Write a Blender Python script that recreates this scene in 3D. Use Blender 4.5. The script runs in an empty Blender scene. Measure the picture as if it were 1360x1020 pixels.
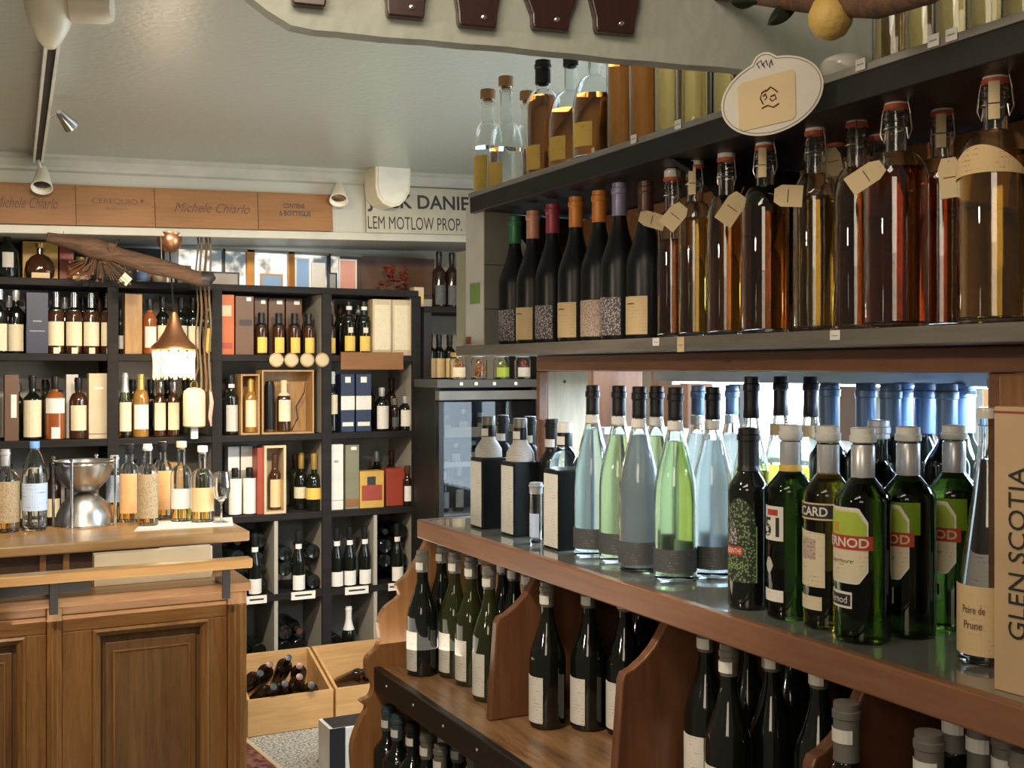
import bpy, math, random
from mathutils import Vector, Matrix
random.seed(7)
SC = bpy.context.scene; COL = SC.collection
EYE = 1.62                                     # eye height over the floor
F = 1497.0; TH = math.atan(767/1497.0); S_, C_ = math.sin(TH), math.cos(TH)
# ---------------------------------------------------------------- camera, world, lights, exposure
cam = bpy.data.cameras.new('camera'); co = bpy.data.objects.new('camera', cam); COL.objects.link(co)
co.location = (0, 0, EYE); co.rotation_euler = (math.pi/2, 0, -TH)
cam.sensor_width = 36; cam.lens = F/1360*36; cam.shift_y = -20/1360; cam.clip_start = .02
SC.camera = co
w = bpy.data.worlds.new('world'); SC.world = w; w.use_nodes = True
bg = w.node_tree.nodes['Background']; bg.inputs[0].default_value = (1.0, .84, .64, 1); bg.inputs[1].default_value = .11
SC.view_settings.view_transform = 'Standard'; SC.view_settings.look = 'None'
SC.view_settings.exposure = 0.28; SC.view_settings.gamma = 1; SC.view_settings.use_curve_mapping = False
SC.cycles.max_bounces = 14; SC.cycles.transmission_bounces = 14; SC.cycles.glossy_bounces = 5
SC.cycles.diffuse_bounces = 4; SC.cycles.sample_clamp_indirect = 4.0; SC.cycles.blur_glossy = .5
WARM = (1.0, .84, .64); COOL = (.62, .80, 1.0)
def light(name, kind, loc, aim, power, color, size=.3, size_y=None, spot=None, blend=.5):
    l = bpy.data.lights.new(name, kind); l.energy = power; l.color = color
    if kind == 'AREA':
        l.size = size
        if size_y: l.shape = 'RECTANGLE'; l.size_y = size_y
    elif kind == 'SPOT': l.spot_size = math.radians(spot); l.spot_blend = blend; l.shadow_soft_size = size
    else: l.shadow_soft_size = size
    o = bpy.data.objects.new(name, l); COL.objects.link(o); o.location = loc
    if aim is not None: o.rotation_euler = (Vector(aim)-Vector(loc)).to_track_quat('-Z', 'Y').to_euler()
    return o
light('shop_light_front', 'AREA', (.1, .9, 2.45), (.5, 2.6, .9), 7, WARM, .9, .3)
light('shop_light_rear', 'AREA', (-1.0, -.6, 2.2), (1.2, 1.2, 1.1), 9, WARM, .8, .8)
light('spot_counter', 'SPOT', (-.1, 1.9, 2.45), (.1, 3.8, .9), 90, WARM, .05, spot=75)
for i, (sx, tx) in enumerate(((.35, .35), (.75, 1.3), (1.5, 2.0))):
    light('spot_shelf', 'SPOT', (sx, 3.5, 2.44), (tx, 5.5, 1.05), 72, WARM, .06, spot=88, blend=.8)
light('spot_low', 'SPOT', (1.2, 3.6, 2.4), (1.3, 5.2, .2), 75, WARM, .06, spot=60, blend=.8)
light('spot_wine', 'SPOT', (.25, 1.6, 2.4), (1.1, 2.0, .7), 48, WARM, .05, spot=60, blend=.8)
light('fill_bottles', 'SPOT', (-1.0, 1.3, 2.0), (1.2, 1.5, 1.75), 34, WARM, .05, spot=60, blend=.9)  # added fill to brighten the middle shelf bottles, not a lamp in view
light('next_room_light', 'AREA', (2.2, 2.8, 1.90), (1.8, 2.6, .9), 34, COOL, 1.6, .5)
light('ceiling_bounce', 'AREA', (.9, 3.2, .9), (.9, 3.3, 2.6), 12, (1, .9, .74), 1.4, 1.6)
# ---------------------------------------------------------------- picture geometry -> world points
def ray(px, py):
    a = (px-680)/F; b = -(py-490)/F
    return (S_+a*C_, C_-a*S_, b)               # per unit depth
def on_z(px, py, zr): r = ray(px, py); k = zr/r[2]; return Vector((r[0]*k, r[1]*k, EYE+zr))
def on_x(px, x, py=490): r = ray(px, py); k = x/r[0]; return Vector((x, r[1]*k, EYE+r[2]*k))
def on_y(px, y, py=490): r = ray(px, py); k = y/r[1]; return Vector((r[0]*k, y, EYE+r[2]*k))
# ---------------------------------------------------------------- materials
M = {}
def nodes(name):
    m = bpy.data.materials.new(name); m.use_nodes = True; M[name] = m
    return m, m.node_tree, m.node_tree.nodes['Principled BSDF']
def speckle(name, c1, c2, scale, rough=.9, bump=.6):
    m = plain(name, c1, rough, bump=bump, bscale=scale); nt = m.node_tree; b = nt.nodes['Principled BSDF']
    tc = nt.nodes.new('ShaderNodeTexCoord'); n = nt.nodes.new('ShaderNodeTexNoise'); n.inputs['Scale'].default_value = scale; n.inputs['Detail'].default_value = 2
    cr = nt.nodes.new('ShaderNodeValToRGB'); e = cr.color_ramp.elements; e[0].position = .42; e[0].color = (*c1, 1); e[1].position = .58; e[1].color = (*c2, 1)
    nt.links.new(tc.outputs['Object'], n.inputs['Vector']); nt.links.new(n.outputs['Fac'], cr.inputs[0]); nt.links.new(cr.outputs[0], b.inputs['Base Color']); return m
def plain(name, col, rough=.5, metal=0, coat=0, bump=0, bscale=200, spec=.5):
    m, nt, b = nodes(name)
    b.inputs['Base Color'].default_value = (*col, 1); b.inputs['Roughness'].default_value = rough
    b.inputs['Metallic'].default_value = metal; b.inputs['Coat Weight'].default_value = coat
    b.inputs['Specular IOR Level'].default_value = spec
    tc = nt.nodes.new('ShaderNodeTexCoord'); n = nt.nodes.new('ShaderNodeTexNoise'); n.inputs['Scale'].default_value = bscale if bump else 9
    nt.links.new(tc.outputs['Object'], n.inputs['Vector'])
    if bump:
        bp = nt.nodes.new('ShaderNodeBump'); bp.inputs['Strength'].default_value = bump; bp.inputs['Distance'].default_value = .004
        nt.links.new(n.outputs['Fac'], bp.inputs['Height']); nt.links.new(bp.outputs['Normal'], b.inputs['Normal'])
    else:
        mx = nt.nodes.new('ShaderNodeMix'); mx.data_type = 'RGBA'; mx.blend_type = 'MULTIPLY'; mx.inputs[0].default_value = .35
        mx.inputs[6].default_value = (*col, 1)
        cr = nt.nodes.new('ShaderNodeValToRGB'); cr.color_ramp.elements[0].color = (.6, .6, .6, 1); cr.color_ramp.elements[1].color = (1, 1, 1, 1)
        cr.color_ramp.elements[0].position = .3; cr.color_ramp.elements[1].position = .6
        nt.links.new(n.outputs['Fac'], cr.inputs[0]); nt.links.new(cr.outputs[0], mx.inputs[7]); nt.links.new(mx.outputs[2], b.inputs['Base Color'])
    return m
def wood(name, c1, c2, axis='z', rough=.45, scale=1.0, coat=.15):
    m, nt, b = nodes(name)
    tc = nt.nodes.new('ShaderNodeTexCoord'); mp = nt.nodes.new('ShaderNodeMapping')
    s = {'x': (1.2, 14, 14), 'y': (14, 1.2, 14), 'z': (14, 14, 1.2)}[axis]
    mp.inputs['Scale'].default_value = tuple(v*scale for v in s)
    n = nt.nodes.new('ShaderNodeTexNoise'); n.inputs['Scale'].default_value = 1.3; n.inputs['Detail'].default_value = 7; n.inputs['Distortion'].default_value = 1.1
    n2 = nt.nodes.new('ShaderNodeTexNoise'); n2.inputs['Scale'].default_value = 9; n2.inputs['Detail'].default_value = 3
    cr = nt.nodes.new('ShaderNodeValToRGB'); e = cr.color_ramp.elements
    e[0].position = .32; e[0].color = (*c1, 1); e[1].position = .68; e[1].color = (*c2, 1)
    mx = nt.nodes.new('ShaderNodeMix'); mx.data_type = 'FLOAT'; mx.inputs[0].default_value = .35
    nt.links.new(tc.outputs['Object'], mp.inputs[0]); nt.links.new(mp.outputs[0], n.inputs['Vector']); nt.links.new(mp.outputs[0], n2.inputs['Vector'])
    nt.links.new(n.outputs['Fac'], mx.inputs[2]); nt.links.new(n2.outputs['Fac'], mx.inputs[3]); nt.links.new(mx.outputs[0], cr.inputs[0])
    nt.links.new(cr.outputs[0], b.inputs['Base Color'])
    bp = nt.nodes.new('ShaderNodeBump'); bp.inputs['Strength'].default_value = .25; bp.inputs['Distance'].default_value = .002
    nt.links.new(mx.outputs[0], bp.inputs['Height']); nt.links.new(bp.outputs['Normal'], b.inputs['Normal'])
    b.inputs['Roughness'].default_value = rough; b.inputs['Coat Weight'].default_value = coat; b.inputs['Coat Roughness'].default_value = .25
    return m
def glass(name, col, rough=.015, ior=1.45):
    m, nt, b = nodes(name)
    b.inputs['Base Color'].default_value = (*col, 1); b.inputs['Roughness'].default_value = rough
    b.inputs['Transmission Weight'].default_value = 1; b.inputs['IOR'].default_value = ior
    return m
def emit(name, col, s, base=None):
    m, nt, b = nodes(name); b.inputs['Base Color'].default_value = (*(base or col), 1)
    b.inputs['Emission Color'].default_value = (*col, 1); b.inputs['Emission Strength'].default_value = s
    return m
def paper(name, col, ink=(.12, .10, .08), amount=.5, scale=1.0, rough=.6):
    """paper with rows of illegible fine print"""
    m, nt, b = nodes(name)
    tc = nt.nodes.new('ShaderNodeTexCoord'); mp = nt.nodes.new('ShaderNodeMapping'); mp.inputs['Scale'].default_value = (95*scale, 95*scale, 90*scale)
    wv = nt.nodes.new('ShaderNodeTexWave'); wv.bands_direction = 'Z'; wv.inputs['Scale'].default_value = .55
    n = nt.nodes.new('ShaderNodeTexNoise'); n.inputs['Scale'].default_value = 3.5; n.inputs['Detail'].default_value = 1
    n2 = nt.nodes.new('ShaderNodeTexNoise'); n2.inputs['Scale'].default_value = .55
    mu = nt.nodes.new('ShaderNodeMath'); mu.operation = 'MULTIPLY'; mu2 = nt.nodes.new('ShaderNodeMath'); mu2.operation = 'MULTIPLY'
    cr = nt.nodes.new('ShaderNodeValToRGB'); cr.color_ramp.elements[0].position = .27; cr.color_ramp.elements[1].position = .36
    mx = nt.nodes.new('ShaderNodeMix'); mx.data_type = 'RGBA'; mx.inputs[6].default_value = (*col, 1); mx.inputs[7].default_value = (*[c*(1-amount)+i*amount for c, i in zip(col, ink)], 1)
    L = nt.links.new
    L(tc.outputs['Object'], mp.inputs[0]); L(mp.outputs[0], wv.inputs['Vector']); L(mp.outputs[0], n.inputs['Vector']); L(mp.outputs[0], n2.inputs['Vector'])
    L(wv.outputs['Fac'], mu.inputs[0]); L(n.outputs['Fac'], mu.inputs[1]); L(mu.outputs[0], mu2.inputs[0]); L(n2.outputs['Fac'], mu2.inputs[1])
    L(mu2.outputs[0], cr.inputs[0]); L(cr.outputs[0], mx.inputs[0]); L(mx.outputs[2], b.inputs['Base Color'])
    b.inputs['Roughness'].default_value = rough
    return m
def floral(name, base, ink, scale=160):
    m, nt, b = nodes(name)
    tc = nt.nodes.new('ShaderNodeTexCoord'); v = nt.nodes.new('ShaderNodeTexVoronoi'); v.inputs['Scale'].default_value = scale
    cr = nt.nodes.new('ShaderNodeValToRGB'); e = cr.color_ramp.elements; e[0].position = .3; e[0].color = (*ink, 1); e[1].position = .5; e[1].color = (*base, 1)
    nt.links.new(tc.outputs['Object'], v.inputs['Vector']); nt.links.new(v.outputs['Distance'], cr.inputs[0]); nt.links.new(cr.outputs[0], b.inputs['Base Color'])
    b.inputs['Roughness'].default_value = .6; return m
plain('ceiling_paint', (.38, .385, .32), .30, bump=.42, bscale=42)
plain('soffit_paint', (.40, .425, .37), .5, bump=.6, bscale=35)
plain('bulkhead_paint', (.40, .40, .34), .5, bump=.2, bscale=60)
plain('cornice_paint', (.44, .43, .36), .45)
plain('plaster', (.55, .52, .46), .8, bump=.2, bscale=40)
plain('rack_grey', (.36, .34, .29), .7, bump=.1)
wood('rack_dark', (.008, .007, .007), (.020, .017, .016), 'x', .6, 1, 0)
M['rack_dark'].node_tree.nodes['Principled BSDF'].inputs['Specular IOR Level'].default_value = .2
wood('counter_oak', (.17, .070, .018), (.36, .175, .050), 'z', .38, 1.5, .3)
wood('counter_oak_x', (.18, .075, .020), (.35, .17, .050), 'x', .38, 1.5, .3)
wood('counter_panel', (.12, .055, .018), (.25, .125, .042), 'z', .4, 1.2, .3)
wood('bar_top', (.30, .15, .05), (.46, .27, .11), 'x', .28, 1, .4)
wood('rail_wood', (.32, .15, .035), (.50, .27, .08), 'x', .3, 1, .3)
wood('shelf_brown', (.17, .068, .030), (.30, .135, .065), 'y', .42, .8, .25)
wood('shelf_side', (.24, .10, .032), (.40, .19, .07), 'z', .4, 1, .3)
wood('divider_brown', (.11, .042, .018), (.21, .088, .040), 'z', .42, 1, .2)
wood('worn_board', (.10, .045, .02), (.42, .24, .11), 'y', .35, 1.8, .3)
wood('shelf_black', (.005, .0045, .0045), (.011, .009, .009), 'y', .45, .8, 0)
wood('shelf_grey', (.10, .088, .074), (.20, .18, .15), 'y', .5, 1, 0)
wood('shelf_back', (.16, .066, .03), (.27, .12, .06), 'y', .5, 1, .1)
wood('pale_panel', (.40, .32, .20), (.62, .52, .36), 'z', .5, 1.3, .1)
wood('crate_pine', (.42, .23, .08), (.60, .37, .16), 'x', .55, .8, 0)
wood('case_board', (.19, .078, .018), (.27, .122, .033), 'x', .6, .8, 0)
wood('box_wood', (.26, .14, .05), (.44, .26, .10), 'z', .5, 1.6, 0)
wood('log_bark', (.035, .018, .010), (.15, .075, .035), 'x', .8, 3, 0)
wood('mahogany', (.018, .005, .004), (.050, .015, .010), 'z', .3, 1.5, .5)
wood('mahogany_brown', (.035, .017, .008), (.085, .042, .018), 'x', .5, 1, 0)
plain('black_panel', (.012, .012, .012), .6)
plain('cooler_grey', (.10, .10, .095), .5)
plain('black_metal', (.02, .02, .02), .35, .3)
plain('dark_backing', (.022, .016, .012), .6)
plain('counter_slab', (.16, .17, .15), .13, coat=.6)
speckle('carpet', (.16, .16, .14), (.50, .49, .44), 90)
speckle('rug_red', (.10, .015, .015), (.22, .10, .07), 45)
plain('white_plastic', (.78, .74, .62), .4)
plain('cream_plastic', (.72, .64, .48), .4)
plain('steel', (.55, .53, .49), .32, 1)
plain('chrome', (.75, .74, .72), .12, 1)
plain('copper', (.62, .30, .15), .32, .9)
plain('wire', (.62, .60, .56), .3, 1)
plain('dark_glass', (.006, .008, .006), .07, coat=.5)
plain('dark_glass2', (.020, .010, .006), .1, coat=.4)
plain('matte_black', (.008, .009, .010), .34, spec=.3)
plain('olive_glass', (.022, .028, .007), .06, coat=.5)
plain('brown_glass', (.05, .018, .007), .08, coat=.5)
plain('amber_solid', (.30, .085, .02), .08, coat=.5)
plain('gold_solid', (.30, .15, .03), .1, coat=.5)
plain('foil_black', (.015, .015, .017), .35, .2); plain('foil_grey', (.20, .19, .165), .4, .3)
plain('foil_blue', (.12, .20, .34), .35, .3); plain('foil_teal', (.07, .11, .13), .35, .3)
plain('foil_green', (.05, .24, .11), .4, .2); plain('foil_salmon', (.68, .33, .22), .4, .1)
plain('foil_magenta', (.40, .06, .11), .4, .2); plain('foil_orange', (.70, .25, .04), .4, .1)
plain('foil_lilac', (.30, .27, .42), .4, .2); plain('foil_brown', (.10, .045, .03), .35, .3)
plain('foil_silver', (.62, .64, .66), .3, .5); plain('foil_white', (.75, .74, .70), .35)
plain('foil_gold', (.62, .42, .12), .3, .6); plain('cap_blue', (.16, .36, .78), .35)
plain('cork', (.45, .24, .10), .8, bump=.3); plain('cork_pale', (.74, .56, .36), .8)
plain('ceramic', (.80, .78, .70), .2, coat=.4); plain('rubber_red', (.50, .09, .03), .5)
plain('sign_cream', (.40, .37, .28), .5); plain('milky', (.50, .66, .80), .3); plain('label_plain', (.60, .57, .50), .5); plain('sticker', (.78, .76, .70), .5); plain('tag_paper', (.64, .50, .29), .7)
paper('label_cream', (.72, .63, .44)); paper('label_white', (.74, .72, .66)); paper('label_grey', (.50, .48, .44))
paper('label_yellow', (.74, .50, .10), (.35, .08, .02), .7, 1.3); paper('label_tan', (.68, .50, .27), amount=.25)
paper('label_dark', (.07, .075, .08), (.35, .33, .26), .5, 1.2); paper('label_orange', (.74, .42, .18)); paper('label_kraft', (.66, .47, .24), amount=.6)
paper('label_blue', (.55, .68, .88), (.08, .15, .5), .8, .5)
floral('label_floral', (.10, .085, .10), (.55, .50, .46), 270); floral('label_floral_red', (.50, .42, .36), (.40, .16, .08), 270)
floral('label_green', (.010, .035, .014), (.24, .26, .14), 230); floral('label_rock', (.44, .33, .19), (.30, .22, .12), 150)
plain('print_black', (.02, .02, .02), .5); plain('print_brown', (.09, .035, .015), .6); plain('print_red', (.50, .05, .025), .4)
plain('print_white', (.80, .78, .70), .4); plain('print_lime', (.44, .58, .06), .4); plain('print_green', (.22, .38, .10), .5); plain('print_orange', (.70, .30, .04), .5)
plain('bottle_lime', (.16, .28, .012), .2)
for n, c in dict(box_navy=(.010, .018, .055), box_orange=(.48, .11, .03), box_brown=(.13, .065, .035), box_cream=(.56, .44, .27), box_white=(.72, .70, .64),
        box_beige=(.56, .47, .31), box_olive=(.20, .19, .11), box_red=(.33, .05, .025), box_gold=(.60, .36, .07), box_dark=(.03, .025, .025),
        box_green=(.42, .42, .30), box_grey=(.33, .31, .27), box_black=(.012, .013, .018), box_scotch=(.60, .42, .24)).items(): plain(n, c, .45)
glass('clear_glass', (.96, .98, .97)); glass('clear_pale', (.90, .97, .92)); glass('window_glass', (.55, .6, .65), .0); M['window_glass'].node_tree.nodes['Principled BSDF'].inputs['Specular IOR Level'].default_value = .04
glass('liq_clear', (.93, .97, 1.0), ior=1.33); glass('liq_lime', (.84, .93, .42), ior=1.33); glass('liq_gold', (.98, .70, .18), ior=1.33)
glass('liq_amber', (.92, .46, .09), ior=1.33); glass('liq_brown', (.62, .24, .05), ior=1.33); glass('liq_red', (.66, .16, .04), ior=1.33)
glass('liq_yellow', (.95, .78, .12), ior=1.33); glass('glass_blue', (.80, .90, 1.0), .25); glass('glass_smoke', (.75, .84, .86))
glass('glass_green', (.026, .056, .007)); glass('glass_deepgreen', (.010, .026, .009)); glass('glass_olive', (.13, .12, .018)); glass('liq_deep', (.38, .12, .02), ior=1.33); glass('liq_frost', (.93, .98, 1.0), .22, 1.33); glass('liq_limefrost', (.93, .95, .52), .12, 1.33); glass('liq_old', (.56, .36, .12), ior=1.33)
emit('lamp_glow', (1, .86, .58), 14); emit('tube_glow', (.75, .88, 1), 14); emit('daylight_pane', (.74, .88, 1), 5.0)
def view_pane():
    m, nt, b = nodes('street_view'); tc = nt.nodes.new('ShaderNodeTexCoord'); v = nt.nodes.new('ShaderNodeTexVoronoi'); v.inputs['Scale'].default_value = 14; n = nt.nodes.new('ShaderNodeTexNoise'); n.inputs['Scale'].default_value = 9; n.inputs['Detail'].default_value = 4
    cr = nt.nodes.new('ShaderNodeValToRGB'); e = cr.color_ramp.elements; e[0].position = .38; e[0].color = (.10, .13, .14, 1); e[1].position = .56; e[1].color = (.80, .92, 1, 1); k = e.new(.46); k.color = (.55, .50, .40, 1)
    nt.links.new(tc.outputs['Object'], n.inputs['Vector']); nt.links.new(n.outputs['Fac'], cr.inputs[0]); nt.links.new(cr.outputs[0], b.inputs['Emission Color']); b.inputs['Emission Strength'].default_value = 1.25; b.inputs['Base Color'].default_value = (.05, .05, .05, 1)
view_pane(); emit('bead_glow', (1, .78, .4), 1.1, (.9, .7, .4))
plain('lemon', (.52, .34, .09), .55, bump=.4, bscale=120); plain('leaf', (.02, .028, .014), .5); plain('rope', (.17, .12, .07), .9)
plain('dried', (.13, .065, .028), .9, bump=.4); plain('card_blue', (.25, .42, .7), .5); plain('card_pink', (.75, .35, .28), .5)
plain('veg_red', (.55, .07, .02), .3, coat=.4); plain('veg_green', (.35, .42, .05), .3, coat=.4); plain('veg_orange', (.62, .22, .04), .3, coat=.4)
# ---------------------------------------------------------------- mesh builder
class MB:
    def __init__(s): s.v = []; s.f = []; s.s = []
    def add(s, vs, fs, smooth=False):
        b = len(s.v); s.v += [tuple(v) for v in vs]; s.f += [tuple(b+i for i in f) for f in fs]; s.s += [smooth]*len(fs); return s
    def box(s, x0, x1, y0, y1, z0, z1):
        return s.add([(x0,y0,z0),(x1,y0,z0),(x1,y1,z0),(x0,y1,z0),(x0,y0,z1),(x1,y0,z1),(x1,y1,z1),(x0,y1,z1)],
                     [(0,3,2,1),(4,5,6,7),(0,1,5,4),(1,2,6,5),(2,3,7,6),(3,0,4,7)])
    def lathe(s, prof, n=24, c=(0,0), sx=1, sy=1):
        vs = []; idx = []
        for r, z in prof:
            if r < 1e-6: idx.append([len(vs)]); vs.append((c[0], c[1], z))
            else:
                idx.append(list(range(len(vs), len(vs)+n)))
                vs += [(c[0]+r*sx*math.cos(2*math.pi*k/n), c[1]+r*sy*math.sin(2*math.pi*k/n), z) for k in range(n)]
        fs = []
        for a, b in zip(idx, idx[1:]):
            for k in range(n):
                k2 = (k+1) % n
                if len(a) == 1 and len(b) == 1: break
                if len(a) == 1: fs.append((a[0], b[k2], b[k]))
                elif len(b) == 1: fs.append((a[k], a[k2], b[0]))
                else: fs.append((a[k], a[k2], b[k2], b[k]))
        return s.add(vs, fs, True)
    def tube(s, pts, r, n=8, taper=None):
        pts = [Vector(p) for p in pts]; vs = []; m = len(pts)
        for i, p in enumerate(pts):
            t = (pts[min(i+1, m-1)]-pts[max(i-1, 0)]).normalized()
            u = t.cross(Vector((0, 0, 1)) if abs(t.z) < .9 else Vector((1, 0, 0))).normalized(); w_ = t.cross(u)
            rr = r if taper is None else r*taper[i]
            vs += [p+(u*math.cos(2*math.pi*k/n)+w_*math.sin(2*math.pi*k/n))*rr for k in range(n)]
        fs = [(i*n+k, i*n+(k+1) % n, (i+1)*n+(k+1) % n, (i+1)*n+k) for i in range(m-1) for k in range(n)]
        fs = [f[::-1] for f in fs]; fs += [tuple(range(n)), tuple(range((m-1)*n, m*n))[::-1]]
        return s.add(vs, fs, True)
    def prism(s, poly, h, fn):
        """poly: 2-D outline, fn(u, v, w) -> point; w runs 0..h"""
        n = len(poly)
        vs = [fn(u, v, 0) for u, v in poly]+[fn(u, v, h) for u, v in poly]
        return s.add(vs, [tuple(range(n))[::-1], tuple(range(n, 2*n))]+[(k, (k+1) % n, n+(k+1) % n, n+k) for k in range(n)])
    def patch(s, r, a0, a1, zlo, zhi, n=12, t=.0006):
        """curved label on a cylinder of radius r; angles in degrees; zlo, zhi numbers or functions of 0..1"""
        fl = zlo if callable(zlo) else (lambda u: zlo); fh = zhi if callable(zhi) else (lambda u: zhi); vs = []
        for i in range(n+1):
            u = i/n; a = math.radians(a0+(a1-a0)*u); c, q = math.cos(a), math.sin(a)
            for rr, z in ((r+t, fl(u)), (r+t, fh(u)), (r-t*.3, fh(u)), (r-t*.3, fl(u))): vs.append((rr*c, rr*q, z))
        fs = []
        for i in range(n):
            for k in range(4): fs.append((i*4+k, (i+1)*4+k, (i+1)*4+(k+1) % 4, i*4+(k+1) % 4))
        fs += [(3, 2, 1, 0), (n*4, n*4+1, n*4+2, n*4+3)]
        return s.add(vs, fs, False)
    def mesh(s, name, mat, sharp=38):
        me = bpy.data.meshes.new(name); me.from_pydata(s.v, [], s.f)
        me.polygons.foreach_set('use_smooth', s.s if any(s.s) else [False]*len(s.f))
        if any(s.s): me.set_sharp_from_angle(angle=math.radians(sharp))
        if mat: me.materials.append(M[mat])
        me.update(); return me
def link(name, me, parent=None, loc=(0, 0, 0)):
    o = bpy.data.objects.new(name, me); COL.objects.link(o); o.location = loc
    if parent: o.parent = parent
    return o
def part(name, mb, mat, parent, bevel=0, label=None):
    o = link(name, mb.mesh(name, mat), parent)
    if bevel: bev(o, bevel)
    if label: o['label'] = label
    return o
def bev(o, w_):
    b = o.modifiers.new('bevel', 'BEVEL'); b.width = w_; b.segments = 2; b.limit_method = 'ANGLE'
    b.harden_normals = False
def thing(name, label, cat, loc=(0, 0, 0), rz=0, group=None):
    o = bpy.data.objects.new(name, None); COL.objects.link(o); o.location = loc; o.rotation_euler = (0, 0, rz); o.empty_display_size = .05
    o['label'] = label; o['category'] = cat
    if group: o['group'] = group
    return o
def tag(o, label, cat, group=None):
    o['label'] = label; o['category'] = cat
    if group: o['group'] = group
    return o
def struct(name, mb, mat, parent=None, bevel=0):
    o = part(name, mb, mat, parent, bevel)
    if not parent: o['kind'] = 'structure'
    return o
CACHE = {}
def cpart(key, name, build, mat, parent):
    k = (name, mat)+tuple(key)
    if k not in CACHE: CACHE[k] = build().mesh(name, mat)
    return link(name, CACHE[k], parent)
def text_data(txt, shear=0, bold=0):
    bold = .022 if txt in ('PERNOD', 'RICARD', '51', "JACK DANIEL'S", 'CONTIENE', '6 BOTTIGLIE', 'LEM MOTLOW PROP.') else 0; k = ('text', txt, shear)
    if k not in CACHE:
        cu = bpy.data.curves.new('lettering', 'FONT'); cu.body = txt; cu.shear = shear; cu.resolution_u = 3; cu.offset = bold*(0 if 'LEM' in txt else 1)
        o = bpy.data.objects.new('lettering', cu); COL.objects.link(o)
        me = bpy.data.meshes.new_from_object(o.evaluated_get(bpy.context.evaluated_depsgraph_get()))
        vs = [tuple(v.co) for v in me.vertices]; fs = [tuple(p.vertices) for p in me.polygons]
        bpy.data.objects.remove(o); bpy.data.curves.remove(cu); bpy.data.meshes.remove(me)
        x0 = min(v[0] for v in vs); x1 = max(v[0] for v in vs); y0 = min(v[1] for v in vs); y1 = max(v[1] for v in vs)
        CACHE[k] = ([((v[0]-x0)/(x1-x0), (v[1]-y0)/(y1-y0)) for v in vs], fs)
    return CACHE[k]
def text_on(mb, txt, fn, shear=0):
    vs, fs = text_data(txt, shear); return mb.add([fn(u, v) for u, v in vs], fs)
def text_cyl(txt, r, a0, a1, z0, z1):
    def fn(u, v):
        a = math.radians(a0+(a1-a0)*u); return (r*math.cos(a), r*math.sin(a), z0+(z1-z0)*v)
    return text_on(MB(), txt, fn)
REG = {}; RAD = []
def reg(o, look, place, px): REG.setdefault(place, []).append((px, o, look))
ORD = 'first second third fourth fifth sixth seventh eighth ninth tenth eleventh twelfth thirteenth fourteenth fifteenth sixteenth seventeenth eighteenth nineteenth twentieth twenty-first twenty-second twenty-third twenty-fourth twenty-fifth twenty-sixth twenty-seventh'.split()
def finish_labels():
    for place, rows in REG.items():
        rows.sort(key=lambda r: r[0])
        cnt = {}
        for px, o, look in rows:
            k = cnt.get(look, 0); cnt[look] = k+1; n = sum(1 for r in rows if r[2] == look)
            o['label'] = f"{look}, {ORD[k]} from left, {place}" if n > 1 else f"{look} {place}"
            if n > 1: o['group'] = (f"{look} {place}")
            if len(o['label'].replace(',', '').split()) > 16: print('LONG', o['label'])
rnd0 = random.Random(11)
# ---------------------------------------------------------------- bottle shapes
def ss(t): t = max(0, min(1, t)); return t*t*(3-2*t)
def outline(kind, R, H):
    rn = {'flute': .0125, 'cone': .012, 'swing': .0145, 'whisky': .0145, 'decanter': .015}.get(kind, .0138)
    b = [(0, .004), (R*.55, .002), (R*.86, 0), (R*.97, .003), (R, .010)]
    if kind == 'bordeaux': zs, zn, f = .63, .76, lambda t: 1-ss(t)**.9
    elif kind == 'burgundy': zs, zn, f = .47, .80, lambda t: 1-ss(t)**.8
    elif kind == 'flute': zs, zn, f = .36, .86, lambda t: 1-ss(t)**1.5
    elif kind == 'cone': zs, zn, f = .22, .86, lambda t: 1-(.75*t+.25*ss(t))
    elif kind == 'swing': zs, zn, f = .66, .80, lambda t: math.sqrt(max(0, 1-t*t))
    elif kind == 'whisky': zs, zn, f = .62, .76, lambda t: math.sqrt(max(0, 1-t*t))*.75+.25*(1-t)
    elif kind == 'pastis': zs, zn, f = .66, .80, lambda t: 1-ss(t)**.95
    elif kind == 'round': zs, zn, f = .34, .66, lambda t: math.sqrt(max(0, 1-t**2))
    else: zs, zn, f = .5, .75, lambda t: 1-ss(t)
    b.append((R, zs*H))
    for i in range(1, 11): t = i/10; b.append((rn+(R-rn)*f(t), (zs+(zn-zs)*t)*H))
    b += [(rn, H*.93), (rn+.0018, H*.935), (rn+.0018, H*.965), (rn, H*.97), (rn, H*.992)]
    return b, rn
def radius_at(prof, z):
    for (r0, z0), (r1, z1) in zip(prof[3:], prof[4:]):
        if z0 <= z <= z1: return r0+(r1-r0)*(z-z0)/max(1e-6, z1-z0)
    return prof[-1][0]
def shell_mb(prof, n, t=.0026):
    inner = [(max(0, r-t) if r > .004 else 0, z) for r, z in prof[3:]]
    inner = [(max(r, .006), max(z, .009)) for r, z in inner][::-1]
    return MB().lathe(prof+inner+[(0, .009)], n)
def liquid_mb(prof, n, level, t=.0032):
    pts = [(0, .0098), (prof[2][0]-t, .0098)]
    for r, z in prof[4:]:
        if z < level and z > .0098: pts.append((max(.004, r-t), z))
    rl = max(.004, radius_at(prof, level)-t); pts += [(rl, level), (0, level)]
    return MB().lathe(pts, n)
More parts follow.
